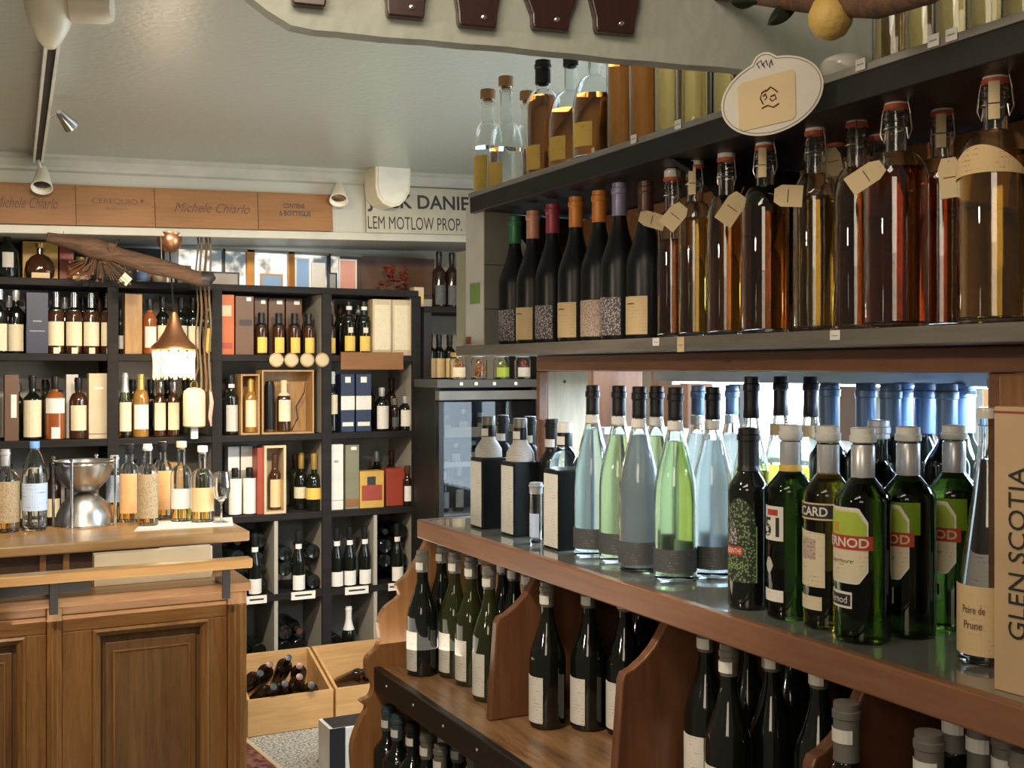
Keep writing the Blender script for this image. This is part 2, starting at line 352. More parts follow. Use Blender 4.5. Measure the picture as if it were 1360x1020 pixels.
def bottle(kind, loc, R, H, body, cap='foil_black', caplen=.2, label=None, lz=(.12, .42), lspan=100, az=-90, seg=16, liquid=None, level=.72,
           name='wine_bottle', cat='bottle', look='dark bottle', place=None, px=0, neck_tag=None, group=None, lbl2=None, caprad=.0012, stopper=None):
    """lz: label band as fraction of H; az: where the label faces (degrees)"""
    o = thing(name, look, cat, loc, 0, group); R = round(R, 4); RAD.append([o, R]); H = round(H, 4); prof, rn = outline(kind, R, H)
    key = (kind, R, H, seg)
    if body.startswith('clear') or body == 'glass_smoke':
        cpart(key, 'glass_body', lambda: shell_mb(prof, seg), body, o)
    else: cpart(key, 'glass_body', lambda: MB().lathe(prof+[(0, H*.992)], seg), body, o)
    if liquid: cpart(key+(level,), 'liquid', lambda: liquid_mb(prof, seg, level*H), liquid, o)
    if cap:
        z0 = H*(1-caplen); pts = [(radius_at(prof, z0)+.0004, z0), (radius_at(prof, z0+.002)+caprad, z0+.002)]+[(r+caprad, z) for r, z in prof if z > z0+.004 and z < H*.99]+[(rn+caprad, H), (rn*.9, H+.0012), (0, H+.0012)]
        if stopper: pts = [(0, H*.97), (rn*.8, H*.97), (rn*.8, H), (rn+.004, H), (rn+.004, H+.02), (rn+.003, H+.022), (0, H+.022)]
        cpart(key+(caplen, caprad, stopper), 'cap', lambda: MB().lathe(pts, seg), cap, o)
    if label:
        cpart(key+(lz, lspan, az), 'label', lambda: MB().patch(R, az-lspan/2, az+lspan/2, lz[0]*H, lz[1]*H, max(6, seg//2)), label, o)
    if lbl2:
        m2, z2, sp2 = lbl2; rr = max(radius_at(prof, z2[0]*H), radius_at(prof, z2[1]*H))
        cpart(key+(z2, sp2, az), 'label', lambda: MB().patch(rr+.0005, az-sp2/2, az+sp2/2, z2[0]*H, z2[1]*H, 6), m2, o)
    if neck_tag:
        z = neck_tag*H; rr = rn+caprad+.0004
        cpart(key+(neck_tag, az, 'st'), 'price_sticker', lambda: MB().patch(rr+.0008, az-62, az+62, z-.009, z+.009, 6), 'sticker', o)
    if place: reg(o, look, place, px)
    return o
def carton(name, x0, x1, y0, y1, z0, h, mat, look, place, px, bands=(), cat='box', face='y', lid=True, seam=True):
    o = thing(name, look, cat, ((x0+x1)/2, y0, z0)); w_ = (x1-x0)/2; dpt = y1-y0
    b = part('carton_body', MB().box(-w_, w_, 0, dpt, 0, h), mat, o, .0015)
    for (m, f0, f1, g0, g1) in bands:
        if face == 'y': part('printed_panel', MB().box(-w_+2*w_*g0, -w_+2*w_*g1, -.0012, .001, f0*h, f1*h), m, o)
        else: part('printed_panel', MB().box(-w_-.0012, -w_+.001, dpt*g0, dpt*g1, f0*h, f1*h), m, o)
    if place: reg(o, look, place, px)
    return o
#================================================================ THE ROOM
FLOOR = 0.0; CEIL = EYE+.945; BH = 5.15        # BH: face of the bulkhead over the rear shelves
SL = .033
def sz(x, z): return z+SL*(x-1.65)
def shear(mb): mb.v = [(x, y, sz(x, z)) for x, y, z in mb.v]; return mb
struct('floor', MB().box(-1.6, 3.2, -.6, 6.0, -.05, 0), 'carpet')
struct('ceiling', shear(MB().box(-1.6, 3.2, .9, 6.0, CEIL, CEIL+.05)), 'ceiling_paint')
struct('wall_back', MB().box(-1.6, 3.2, 5.76, 5.86, 0, CEIL), 'plaster')
struct('wall_right', MB().box(3.02, 3.12, -.6, 5.76, 0, CEIL), 'plaster')
struct('trim_1', shear(MB().box(-1.6, 3.02, BH, 5.76, EYE+.626, CEIL)), 'bulkhead_paint')
def cyl_profile(z): return z
c1 = MB()
prof = [(0, CEIL), (0, CEIL-.012), (-.006, CEIL-.016), (-.03, CEIL-.018), (-.036, CEIL-.024), (-.036, CEIL)]
c1.prism([(-p[0], p[1]) for p in [(0, CEIL), (.045, CEIL), (.045, CEIL-.012), (.03, CEIL-.022), (.012, CEIL-.05), (.012, CEIL-.062), (0, CEIL-.07)]], 4.62,
         lambda u, v, w_: (-1.6+w_, BH+u, v))
struct('trim_2', shear(c1), 'cornice_paint')
struct('trim_3', shear(MB().box(-1.6, 3.02, BH-.012, BH+.002, EYE+.612, EYE+.648)), 'cornice_paint', bevel=.003)
# near downstand of the ceiling, with the dark turned-wood pieces fixed on it
A_ = on_z(320, 30, .46); B_ = on_z(980, 92, .46); dirv = (B_-A_).normalized(); nrm = Vector((-dirv.y, dirv.x, 0))   # nrm points away from the camera
def soff(px, py, off=0):
    r = Vector(ray(px, py)); n2 = nrm; k = n2.dot(Vector((A_.x, A_.y, 0)))/n2.dot(r); return Vector((r.x*k, r.y*k, EYE+r.z*k))-n2*off
def soffit():
    L0, L1 = A_-dirv*.12, A_+dirv*1.12
    mb = MB(); t = nrm*.03; N = 40; bot = []
    for i in range(N+1):
        p = L0.lerp(L1, i/N); q_ = (p-L0).length; dz = .0008*math.sin(i*.5)+.0006*math.sin(i*1.7)+.17*max(0, (.20-q_)/.20)**1.5; bot.append(Vector((p.x, p.y, EYE+.46+dz)))
    vs = []
    for p in bot:
        top = Vector((p.x, p.y, CEIL-.02)); vs += [p, top, top+t, p+t]
    fs = []
    for i in range(N):
        for k in range(4): fs.append((i*4+k, (i+1)*4+k, (i+1)*4+(k+1) % 4, i*4+(k+1) % 4))
    fs += [(3, 2, 1, 0), (N*4, N*4+1, N*4+2, N*4+3)]
    return mb.add(vs, fs)
struct('trim_4', soffit(), 'soffit_paint')
for i, (p0, p1, pb, fl) in enumerate(((385, 432, 12, .1), (510, 562, 27, .5), (604, 657, 40, .35), (697, 757, 43, 1), (785, 838, 48, .5))):
    pc = (p0+p1)/2; base = soff(pc, pb, .001); hw = (soff(p1, pb)-soff(p0, pb)).length/2*(.80 if fl == 1 else .95)
    t = thing('wooden_bracket', 'x', 'bracket', base, math.atan2(dirv.y, dirv.x))
    hh = .13; pts = []
    zs = [0, .006, .02, .035, .05, .07, .10, hh]
    wd = [hw*.93, hw, hw*1.02, hw*(1.04+.20*fl), hw*(1.08+.38*fl), hw*(1.10+.40*fl), hw*1.05, hw*.95]
    pts = [(w_, z) for w_, z in zip(wd, zs)]+[(-w_, z) for w_, z in zip(wd[::-1], zs[::-1])]
    part('bracket_body', MB().prism(pts, .016, lambda u, v, w_: (u, -w_, v)), 'mahogany', t, .0025)
    cp = part('screw', MB().lathe([(0, 0), (.004, 0), (.004, .002), (.002, .003), (0, .003)], 10), 'chrome', t)
    cp.location = (hw*.3, -.016, .014); cp.rotation_euler = (math.pi/2, 0, 0)
    reg(t, 'dark mahogany wooden bracket with small screw', 'on the near ceiling downstand', pc)
#================================================================ REAR SHELF UNIT
RY = 5.35; RB = 5.70
ROW = [.400, .068, -.315, -.700, -1.085, -1.470]
def X(px, y=RY): return on_y(px, y).x
ur = thing('shelf_rack', 'tall dark wooden wall rack of bottle compartments along the rear wall', 'shelf unit', (0, RY, 0))
def lp(name, x0, x1, y0, y1, z0, z1, mat, bevel=0, par=None): return part(name, MB().box(x0, x1, y0-RY, y1-RY, EYE+z0, EYE+z1), mat, par or ur, bevel)
XL, XR = -1.2, X(556)
lp('top_back_panel', XL, X(236), RB-.02, RB, .401, .585, 'black_panel'); lp('top_back_panel', X(480), X(610), RB-.02, RB, .401, .60, 'box_brown')
for i, z in enumerate(ROW): lp('shelf_board', XL, XR, RY, RB, z-.032, z, 'rack_dark', .002)
lp('back_panel', XL, XR, RB, RB+.02, -1.62, .40, 'rack_grey')
ups = [X(-120), X(-15), X(150), X(288), X(434), X(553)]
for k, x in enumerate(ups):
    lp('upright', x-.018, x+.018, RY+.012, RB, -1.60, .368, 'rack_grey' if k > 2 else 'rack_dark')
    lp('upright_facing', x-.024, x+.024, RY-.004, RY+.012, -1.60, .372, 'rack_dark', .002)
for px in (367, 499):
    x = X(px); lp('divider', x-.009, x+.009, RY+.004, RB, -1.58, -.734, 'rack_grey')
# things on the rear rack
def RZ(row): return EYE+ROW[row]
def rb(row, px, kind='bordeaux', h=.28, r=.036, body='dark_glass', yo=.07, **k):
    y = RY+yo; places = ['on top of rear rack', "on rear rack's upper shelf", "on rear rack's second shelf",
              "on rear rack's third shelf", "on rear rack's fourth shelf", "on rear rack's lowest shelf"]
    return bottle(kind, (X(px, y), y, RZ(row)), r*1.06, h*1.02, body, place=places[row], px=px, **k)
PL = ['on top of rear rack', "on rear rack's upper shelf", "on rear rack's second shelf", "on rear rack's third shelf"]
def rbox(row, p0, p1, h, mat, look, yo=.03, dep=.08, bands=(), name='gift_box', **k):
    y = RY+yo; return carton(name, X(p0, y), X(p1, y), y, y+dep, RZ(row), h, mat, look, PL[row], (p0+p1)/2, bands, **k)
# row 0
rb(0, 10, 'decanter', .215, .042, 'dark_glass', cap='foil_silver', caplen=.16, label='label_grey', lz=(.2, .5), lspan=60, look='dark squat bottle with oval grey label', name='liqueur_bottle')
rbox(0, 30, 77, .175, 'box_gold', 'amber gift box behind round decanter', yo=.16, dep=.06, name='gift_box')
rbox(0, 79, 98, .165, 'box_red', 'dark red gift box', yo=.16, dep=.06)
def squat(row, px, R, H, mat, look, lab='label_tan'):
    y = RY+.075; o = thing('decanter_bottle', look, 'decanter', (X(px, y), y, RZ(row)))
    p = [(0, 0), (R*.7, 0), (R*.92, H*.08), (R, H*.25), (R*.93, H*.45), (R*.6, H*.62), (.014, H*.7), (.013, H*.88), (0, H*.88)]
    part('glass_body', MB().lathe(p, 20, sy=.6), mat, o); part('cap', MB().lathe([(0, H*.87), (.017, H*.87), (.019, H), (0, H*1.01)], 14), 'foil_gold', o)
    part('label', MB().box(-R*.6, R*.6, -.6*R-.004, -.5*R, .0, H*.16), lab, o); reg(o, look, PL[row], px); return o
squat(0, 53, .062, .16, 'brown_glass', 'round brown cognac decanter before amber box'); squat(0, 106, .055, .105, 'amber_solid', 'low reddish brown decanter with cream base label')
rbox(0, 236, 254, .085, 'box_dark', 'small dark square box', yo=.05)
for px, col, h in ((209, 'label_cream', .08),):
    rb(0, px, 'decanter', h, .024, 'box_cream', cap='foil_silver', look='small cream porcelain flask', name='porcelain_flask', seg=14)
o = thing('glass_ornament', 'small blue and white glass paperweight on top of the rear rack', 'ornament', (X(188, RY+.05), RY+.05, RZ(0)))
part('glass_globe', MB().lathe([(0, 0), (.018, 0), (.027, .012), (.029, .028), (.022, .046), (.01, .055), (0, .057)], 18), 'card_blue', o); part('base', MB().lathe([(0, -.0), (.024, 0), (.024, .006), (0, .006)], 16), 'ceramic', o)
# picture frames and cards standing in front of the bright window at the rear
def frame(p0, p1, h, mat_f, mat_c, look, yo=.2, row=0, t=.008, lean=0):
    y = RY+yo; x0, x1 = X(p0, y), X(p1, y); o = thing('picture_frame', look, 'picture', ((x0+x1)/2, y, RZ(row))); w_ = (x1-x0)/2
    part('frame_border', MB().box(-w_, w_, 0, .01, 0, t).box(-w_, w_, 0, .01, h-t, h).box(-w_, -w_+t, 0, .01, t, h-t).box(w_-t, w_, 0, .01, t, h-t), mat_f, o)
    part('picture_sheet', MB().box(-w_+t, w_-t, .003, .007, t, h-t), mat_c, o); reg(o, look, PL[row], (p0+p1)/2); return o
frame(182, 224, .11, 'print_white', 'box_brown', 'white edged picture frame', .14)
frame(246, 318, .075, 'box_dark', 'box_grey', 'dark landscape picture', .2)
frame(346, 376, .075, 'print_orange', 'card_blue', 'orange framed blue picture', .2)
frame(392, 412, .16, 'print_white', 'card_blue', 'tall blue and white card', .18)
frame(414, 432, .14, 'print_white', 'label_white', 'tall white card', .2)
frame(436, 448, .09, 'box_navy', 'box_grey', 'narrow navy picture', .17)
frame(450, 474, .165, 'print_white', 'card_pink', 'pink and white postcard', .2)
w1 = struct('window_1', MB().box(X(238, 5.69), X(478, 5.69), 5.69, 5.70, EYE+.40, EYE+.60), 'street_view')
for pa, pb in ((328, 338), (383, 391)): struct('mullion', MB().box(X(pa, 5.66), X(pb, 5.66), 5.655, 5.689, EYE+.40, EYE+.60), 'print_orange', w1)
for pa, pb in ((296, 299), (436, 439)): struct('mullion', MB().box(X(pa, 5.66), X(pb, 5.66), 5.655, 5.689, EYE+.40, EYE+.60), 'box_dark', w1)
struct('window_frame', MB().box(X(236, 5.66), X(480, 5.66), 5.655, 5.689, EYE+.59, EYE+.604), 'box_grey', w1)
# row 1
for px in (-1, 21): rb(1, px, label='label_cream', lz=(.04, .46), look='dark bottle with cream label', cap='foil_silver', caplen=.16, h=.275)
rbox(1, 35, 64, .27, 'box_navy', 'navy blue gift box', bands=(('box_grey', .52, .54, .3, .7), ('box_grey', .36, .375, .15, .85)))
for px in (74, 98, 121, 144): rb(1, px, 'whisky', .27, .034, 'brown_glass', cap='chrome', caplen=.3, label='label_cream', lz=(.13, .52), lspan=130, look='brown spirit bottle with cream label', name='spirit_bottle', lbl2=('label_cream', (.0, .10), 40))
rb(1, 160, h=.2, r=.015, label='label_grey', look='narrow dark bottle', yo=.1)
rbox(1, 166, 189, .275, 'box_wood', 'tall pale wooden gift box')
rb(1, 199, 'whisky', .25, .03, 'amber_solid', label='label_white', lz=(.12, .5), cap='foil_black', look='orange spirit bottle with white label', name='spirit_bottle')
for px in (216, 240, 256): rb(1, px, h=.265, r=.03, label='label_cream', yo=.1, lz=(.1, .5), look='dark bottle behind the copper lamp')
rb(1, 277, h=.27, r=.026, body='olive_glass', label='label_yellow', look='green bottle with yellow label', lz=(.05, .45), yo=.05)
rbox(1, 286, 311, .285, 'box_orange', 'bright orange gift box with cream band', bands=(('box_cream', .64, .82, .15, .85), ('box_red', .1, .2, .1, .9)))
rbox(1, 313, 337, .28, 'box_brown', 'matte brown gift box', bands=(('box_dark', .5, .6, .2, .9), ('sticker', .92, .98, .6, .85)))
for a, b in ((338, 355), (357, 378), (380, 401), (422, 444)): rbox(1, a, b, .28, 'box_brown', 'brown gift box behind yellow label bottle', yo=.14, dep=.08, bands=(('sticker', .90, .97, .5, .85),))
for px in (347, 370, 391, 410, 438): rb(1, px, 'whisky', .20, .028, 'brown_glass', label='label_yellow', lz=(.05, .42), cap='foil_black', caplen=.32, look='short brown bottle with bright yellow label', name='rum_bottle', neck_tag=.5)
for px in (463, 483): rb(1, px, 'whisky', .265, .033, label='label_yellow', lz=(.08, .36), cap='foil_black', caplen=.3, look='black rum bottle with yellow label and medallion', name='rum_bottle', lbl2=('label_cream', (.42, .52), 40), neck_tag=.88)
for a, b in ((495, 520), (521, 547)): rbox(1, a, b, .285, 'box_cream', 'tall cream gift box with fine print', bands=(('label_cream', .1, .9, .1, .9),))
# discs and crate end hung on the front of the board
for px in (368, 388, 409, 429):
    p = on_y(px, RY-.02, 478); o = thing('round_badge', 'x', 'badge', (p.x, RY-.006, p.z)); d = part('disc', MB().lathe([(0, 0), (.033, 0), (.035, .002), (.035, .004), (.031, .006), (0, .006)], 24), 'box_cream', o); d.rotation_euler = (math.pi/2, 0, 0)
    q = part('rim', MB().lathe([(.029, .006), (.031, .0075), (.033, .006)], 24), 'foil_gold', o); q.rotation_euler = (math.pi/2, 0, 0)
    reg(o, 'round cream paper badge', 'on the front edge of the rear rack', px)
p0 = on_y(454, RY-.03, 491); p1 = on_y(537, RY-.03, 468)
o = thing('wooden_plaque', 'narrow orange wooden case end fixed below the cream gift boxes', 'plaque', ((p0.x+p1.x)/2, RY-.005, p0.z))
part('board', MB().box(-(p1.x-p0.x)/2, (p1.x-p0.x)/2, -.014, 0, 0, p1.z-p0.z), 'case_board', o, .002)
# row 2
o = rbox(2, 6, 25, .29, 'box_brown', 'narrow brown box with white label strip', bands=(('label_white', .35, .7, .45, .85),), name='bottle_box')
rb(2, 43, label='label_cream', lz=(.05, .62), lspan=140, h=.28, r=.036, look='dark port bottle with tall cream label', name='port_bottle')
rb(2, 73, 'whisky', .275, .040, 'amber_solid', label='label_white', lz=(.42, .66), lspan=130, look='amber whisky bottle with white shoulder label', cap='foil_black', name='whisky_bottle', lbl2=('label_white', (.02, .2), 50))
rbox(2, 88, 104, .29, 'box_white', 'white box behind brown bottle', yo=.14)
rb(2, 104, 'whisky', .27, .036, 'brown_glass', label='label_cream', lz=(.14, .55), lspan=120, look='brown whisky bottle with cream label', name='whisky_bottle')
rbox(2, 118, 143, .295, 'box_beige', 'tall grey beige box', bands=(('print_white', .76, .79, .3, .75), ('box_brown', .07, .08, .0, 1)))
rb(2, 166, 'flute', .29, .028, 'clear_pale', liquid='liq_amber', level=.5, label='label_cream', lz=(.1, .55), lspan=120, cap='foil_silver', caplen=.3, look='slim grappa bottle with silver neck', seg=20, name='grappa_bottle')
rb(2, 187, 'whisky', .285, .034, 'gold_solid', label='label_white', lz=(.13, .52), lspan=120, cap='foil_gold', caplen=.25, look='gold brown bottle with white label', name='spirit_bottle')
for px in (212, 230): rb(2, px, 'whisky', .25, .027, 'brown_glass', label='label_cream', lz=(.12, .62), lspan=120, cap='chrome', look='small brown bottle under the lamp', name='spirit_bottle')
rb(2, 307, h=.28, r=.031, label='label_grey', lz=(.06, .5), lspan=110, look='dark bottle with grey label', neck_tag=.82)
def openbox(p0, p1, row, h, y=RY+.02, dep=.12, look='', t=.008, mat='box_wood', place=None):
    x0, x1 = X(p0, y), X(p1, y); o = thing('wooden_case', look, 'wooden case', ((x0+x1)/2, y, RZ(row))); w_ = (x1-x0)/2
    part('back_board', MB().box(-w_, w_, dep-t, dep, 0, h), mat, o)
    for a, b in ((-w_, -w_+t), (w_-t, w_)): part('side_board', MB().box(a, b, 0, dep-t, 0, h), mat, o)
    for a, b in ((0, t), (h-t, h)): part('end_board', MB().box(-w_+t, w_-t, 0, dep-t, a, b), mat, o)
    reg(o, look, PL[row], (p0+p1)/2); return o
openbox(320, 345, 2, .29, look='narrow open pine case holding one bottle'); openbox(348, 417, 2, .31, look='wide open pine case with a branch inside')
bottle('whisky', (X(333, RY+.08), RY+.08, RZ(2)+.009), .032, .26, 'gold_solid', 'foil_gold', .25, 'label_cream', (.1, .6), 120, look='golden bottle standing in the narrow open pine case')
bottle('whisky', (X(377, RY+.08), RY+.08, RZ(2)+.009), .034, .25, 'brown_glass', 'cork_pale', .3, 'label_cream', (.2, .62), 120, look='brown bottle with cream label in the wide pine case')
o = thing('dark_bottle_tube', 'dark narrow tube standing inside the wide pine case', 'tube', (X(358, RY+.08), RY+.08, RZ(2)+.009)); part('tube_body', MB().lathe([(0, 0), (.024, 0), (.024, .22), (.02, .245), (0, .25)], 16), 'matte_black', o); part('end_cap', MB().lathe([(.0245, 0), (.0255, 0), (.0255, .012), (.0245, .012)], 16), 'foil_brown', o)
bx0 = X(400, RY+.09); tag(part('vine_branch', MB().tube([(bx0-.05, RY+.09, RZ(2)+.012), (bx0-.02, RY+.085, RZ(2)+.07), (bx0-.025, RY+.09, RZ(2)+.13), (bx0+.015, RY+.085, RZ(2)+.2), (bx0+.02, RY+.09, RZ(2)+.25)], .005, 7, (1, .8, .9, .6, .4)), 'mahogany', None), 'thin crooked dark branch standing inside the wide pine case', 'branch')
rb(2, 441, 'bordeaux', .295, .027, label='label_cream', lz=(.3, .62), lspan=120, cap='foil_white', look='dark bottle with white capsule and cream label')
for a, b in ((453, 471), (473, 493)): rbox(2, a, b, .29, 'box_navy', 'navy gift box with white label block', bands=(('label_white', .38, .62, 0, 1), ('label_white', .1, .17, .1, .9), ('sticker', .85, .95, .3, .7)))
rb(2, 507, 'whisky', .215, .034, label='label_white', lz=(.05, .58), lspan=120, cap='foil_silver', look='squat black bottle with white label')
rb(2, 538, 'whisky', .17, .032, label='label_white', lz=(.12, .6), lspan=120, cap='foil_silver', look='very short dark bottle with white label')
rb(2, 524, 'whisky', .16, .022, 'dark_glass2', label='label_dark', cap='foil_grey', look='small plain dark flask')
# row 3
for a, b in ((303, 318), (320, 335)): rbox(3, a, b, .325, 'box_grey', 'pale grey box behind a labelled bottle', yo=.13, bands=(('box_white', .64, .99, 0, 1),))
for px in (312, 331): rb(3, px, 'whisky', .22, .03, 'clear_pale', liquid='liq_clear', level=.6, label='label_white', lz=(.02, .78), lspan=150, cap='foil_black', look='squat clear bottle with tall white label', seg=18, name='gin_bottle')
rbox(3, 342, 350, .32, 'box_red', 'dark red case edge', yo=.03, dep=.1)
openbox(351, 380, 3, .33, look='white edged open case with brown bottle', t=.012, mat='box_cream')
bottle('bordeaux', (X(365, RY+.085), RY+.085, RZ(3)+.013), .03, .27, 'brown_glass', 'foil_brown', .25, 'label_tan', (.05, .55), 120, look='brown bottle with tan label inside the white edged case')
for px in (400, 417): rb(3, px, 'round', .275, .04 if px == 417 else .036, label='label_yellow' if px == 417 else 'label_cream', lz=(.20, .40), lspan=160, cap='foil_gold', caplen=.28, look='round black rum bottle with pale band', name='rum_bottle', yo=.08 if px == 417 else .15)
rbox(3, 437, 456, .325, 'box_white', 'tall white box', bands=(('box_grey', .72, .76, .35, .65), ('box_grey', .14, .15, 0, 1)))
rbox(3, 459, 477, .32, 'box_olive', 'tall olive box', bands=(('case_board', .04, .16, 0, 1), ('sticker', .92, .97, .4, .8)))
rbox(3, 478, 510, .185, 'box_gold', 'gold and brown picture box', bands=(('box_red', .2, .62, .08, .92), ('box_dark', .62, .85, .3, .65)))
rbox(3, 513, 538, .19, 'box_red', 'glossy red box', yo=.06)
rb(3, 541, 'bordeaux', .2, .022, 'dark_glass2', label='label_white', lz=(.12, .5), lspan=120, cap='foil_brown', look='small dark bottle with white label', yo=.035)
for px, c in ((12, 'dark_glass'), (36, 'olive_glass'), (70, 'dark_glass2'), (182, 'brown_glass'), (208, 'dark_glass'), (270, 'olive_glass')): rb(3, px, h=.27, r=.034, body=c, label='label_cream', yo=.14, look='dark bottle behind the bar counter')
rbox(3, 88, 128, .16, 'box_dark', 'low dark box behind the steel bowls', yo=.06); rbox(3, 225, 246, .26, 'box_wood', 'wooden box behind the bar bottles', yo=.10)
for row, pxs in ((1, (12, 58, 86, 110, 132, 176, 262, 340, 366, 390, 412, 452, 476)), (2, (22, 60, 92, 176, 200, 222, 246, 296, 322, 456, 490, 520)), (3, (292, 356, 392, 428, 500, 520))):
    for px in pxs: rb(row, px, h=.26, r=.032, body=rnd0.choice(('dark_glass', 'dark_glass2', 'olive_glass')), cap=rnd0.choice(('foil_black', 'foil_brown', 'foil_silver')), yo=.27, seg=14, look='dark bottle in the back row')
# rows 4 and 5: lying bottles stacked in the cells and a few standing ones
lying_mb = {}
def lying(x, z, y, neck_out, group, label):
    o = thing('wine_bottle', label, 'bottle', (x, y, z), 0, group)
    for nm, mt in (('glass_body', 'dark_glass'), ('cap', random.choice(('foil_black', 'foil_brown', 'foil_black')))):
        prof_, rn = outline('bordeaux', .036, .30)
        def build():
            mb = MB().lathe(prof_+[(0, .2976)], 14) if nm == 'glass_body' else MB().lathe([(rn+.0006, .25), (rn+.0014, .252), (rn+.0014, .30), (0, .3012)], 12)
            mb.v = [((-v[0]), v[2], v[1]) for v in mb.v] if not neck_out else [(v[0], .30-v[2], v[1]) for v in mb.v]
            return mb
        cpart(('lying', neck_out), nm, build, mt, o)
    return o
def cell(p0, p1, row, cols, rows, desc, skip=()):
    xa, xb = X(p0)+.012, X(p1)-.012; wdt = (xb-xa)/cols; n = 0
    for r in range(rows):
        for c in range(cols):
            if (r, c) in skip: continue
            if r % 2 and c == cols-1 and cols > 2 and wdt*cols < cols*.078: continue
            x = xa+wdt*(c+.5)+(.0 if r % 2 == 0 else 0); lying(x, RZ(row)+.037+r*.0735, RY+.034+random.uniform(0, .012), (r+c) % 3 == 0, f'lying bottles, {desc}', f'black wine bottle lying {("in bottom layer", "in second layer", "in third layer", "on top")[r]}, {ORD[c]} from left, {desc}')
cell(300, 365, 4, 2, 4, 'fourth row cell by the bar'); 
cell(369, 432, 4, 3, 4, 'fourth row cell above left bin', skip=((0, 1), (1, 1), (2, 1), (3, 1), (3, 0), (0, 0)))
cell(502, 550, 4, 2, 4, 'fourth row cell by scalloped panel', skip=((0, 0),))
cell(369, 432, 5, 3, 3, 'lowest row cell above left bin', skip=((2, 2),)); cell(438, 497, 5, 3, 2, 'lowest row cell by white capsule', skip=((0, 1), (1, 1))); cell(300, 365, 5, 2, 2, 'lowest row cell by the bar')
for px, lab in ((338, 'label_white'), (396, 'label_white'), (447, 'label_white'), (464, 'label_white'), (484, 'label_white'), (527, 'label_white')):
    yo = -.0 if False else .036
    rb(4, px, 'burgundy', .29, .031, label=lab, lz=(.03, .27), lspan=130, cap='foil_black', look='black wine bottle with white neck medal', yo=(.035 if px in (447, 464, 484) else -.0+.035), lbl2=('label_white', (.70, .78), 120))
rb(5, 463, 'burgundy', .27, .033, cap='foil_white', caplen=.42, look='dark wine bottle with long white capsule', caprad=.002)
for px, py, w_ in ((341, 806, 27), (403, 803, 32), (474, 796, 31), (521, 786, 10)):
    a = on_y(px-w_/2, RY-.006, py); b = on_y(px+w_/2, RY-.006, py); o = thing('shelf_label', 'x', 'price label', ((a.x+b.x)/2, RY-.001, EYE+ROW[4]-.032)); ww = (b.x-a.x)/2
    part('card', MB().box(-ww, ww, -.004, 0, -.004, .034), 'print_white', o)
    part('print_lines', MB().box(-ww*.7, ww*.7, -.0045, -.0035, .012, .020), 'print_black', o)
    reg(o, 'white shelf price strip', 'along the rear rack', px)
#================================================================ ABOVE: case boards, sign, lamp, log, track
def onb(px, py): return on_y(px, BH-.02, py)
zt, zb = EYE+.807, EYE+.622
for a, b, tx in ((-70, 101, 1), (101.5, 206, 2), (206.5, 343, 1), (343.5, 442, 3)):
    x0, x1 = onb(a, 250).x, onb(b, 250).x; xm = (x0+x1)/2; hw = (x1-x0)/2
    t = thing('case_board', {2: 'orange wooden wine case end with a pale engraved estate name, second from left', 3: 'orange wooden wine case end with two short block print lines, nearest the wall speaker'}.get(tx, 'orange wooden wine case end with handwritten style name at far left' if a < 0 else 'orange wooden wine case end with handwritten style name above the copper lamp'), 'wooden board', (xm, BH-.012, sz(xm, EYE+.650)))
    t.rotation_euler.y = -math.atan(SL); hh = .172
    part('board', MB().box(-hw, hw, -.012, 0, 0, hh), 'case_board', t, .0012)
    for q in (-1, 1):
        for k in range(5): 
            if k % 2 == 0: part('nail', MB().box(q*(hw-.008)-.002, q*(hw-.008)+.002, -.0135, -.0115, .014+k*.035, .018+k*.035), 'print_brown', t)
    def fl(u0, u1, z0, z1): return lambda u, v: (-hw+2*hw*(u0+(u1-u0)*u), -.0128, z0+(z1-z0)*v)
    if tx == 1: part('lettering', text_on(MB(), 'Michele Chiarlo', fl(.18, .92, .070, .112) if a > 0 else fl(.36, .86, .066, .112), .45), 'print_brown', t); 
    if tx == 2:
        part('lettering', text_on(text_on(MB(), 'CEREQUIO', fl(.2, .78, .092, .118)), 'BAROLO', fl(.38, .64, .070, .080)), 'print_brown', t)
        part('emblem', MB().prism([(math.cos(k*math.pi/5)*(.010 if k % 2 else .006)+hw*.68, math.sin(k*math.pi/5)*(.010 if k % 2 else .006)+.112) for k in range(10)], .001, lambda u, v, w_: (u, -.0125-w_*.5, v)), 'print_brown', t)
    if tx == 3: part('lettering', text_on(text_on(MB(), 'CONTIENE', fl(.33, .62, .102, .124)), '6 BOTTIGLIE', fl(.28, .70, .066, .090)), 'print_black', t)
x0 = onb(487, 300).x; x1 = onb(700, 300).x
t = thing('advertising_sign', 'cream painted sign with two lines of black lettering behind the upper shelf', 'sign', (x0, BH-.012, sz(x0, EYE+.648)))
t.rotation_euler.y = -math.atan(SL)
part('sign_board', MB().box(0, x1-x0, -.010, 0, 0, .225), 'sign_cream', t, .001)
ww = x1-x0
def sg(u0, u1, z0, z1): return lambda u, v: (ww*(u0+(u1-u0)*u), -.0108, z0+(z1-z0)*v)
def U(px): return (on_y(px, BH-.022, 300).x-x0)/ww
part('lettering', text_on(MB(), "JACK DANIEL'S", sg(U(489), U(650), .100, .192)), 'print_black', t)
part('lettering', text_on(MB(), 'LEM MOTLOW PROP.', sg(U(489), U(614), .018, .080)), 'print_black', t)
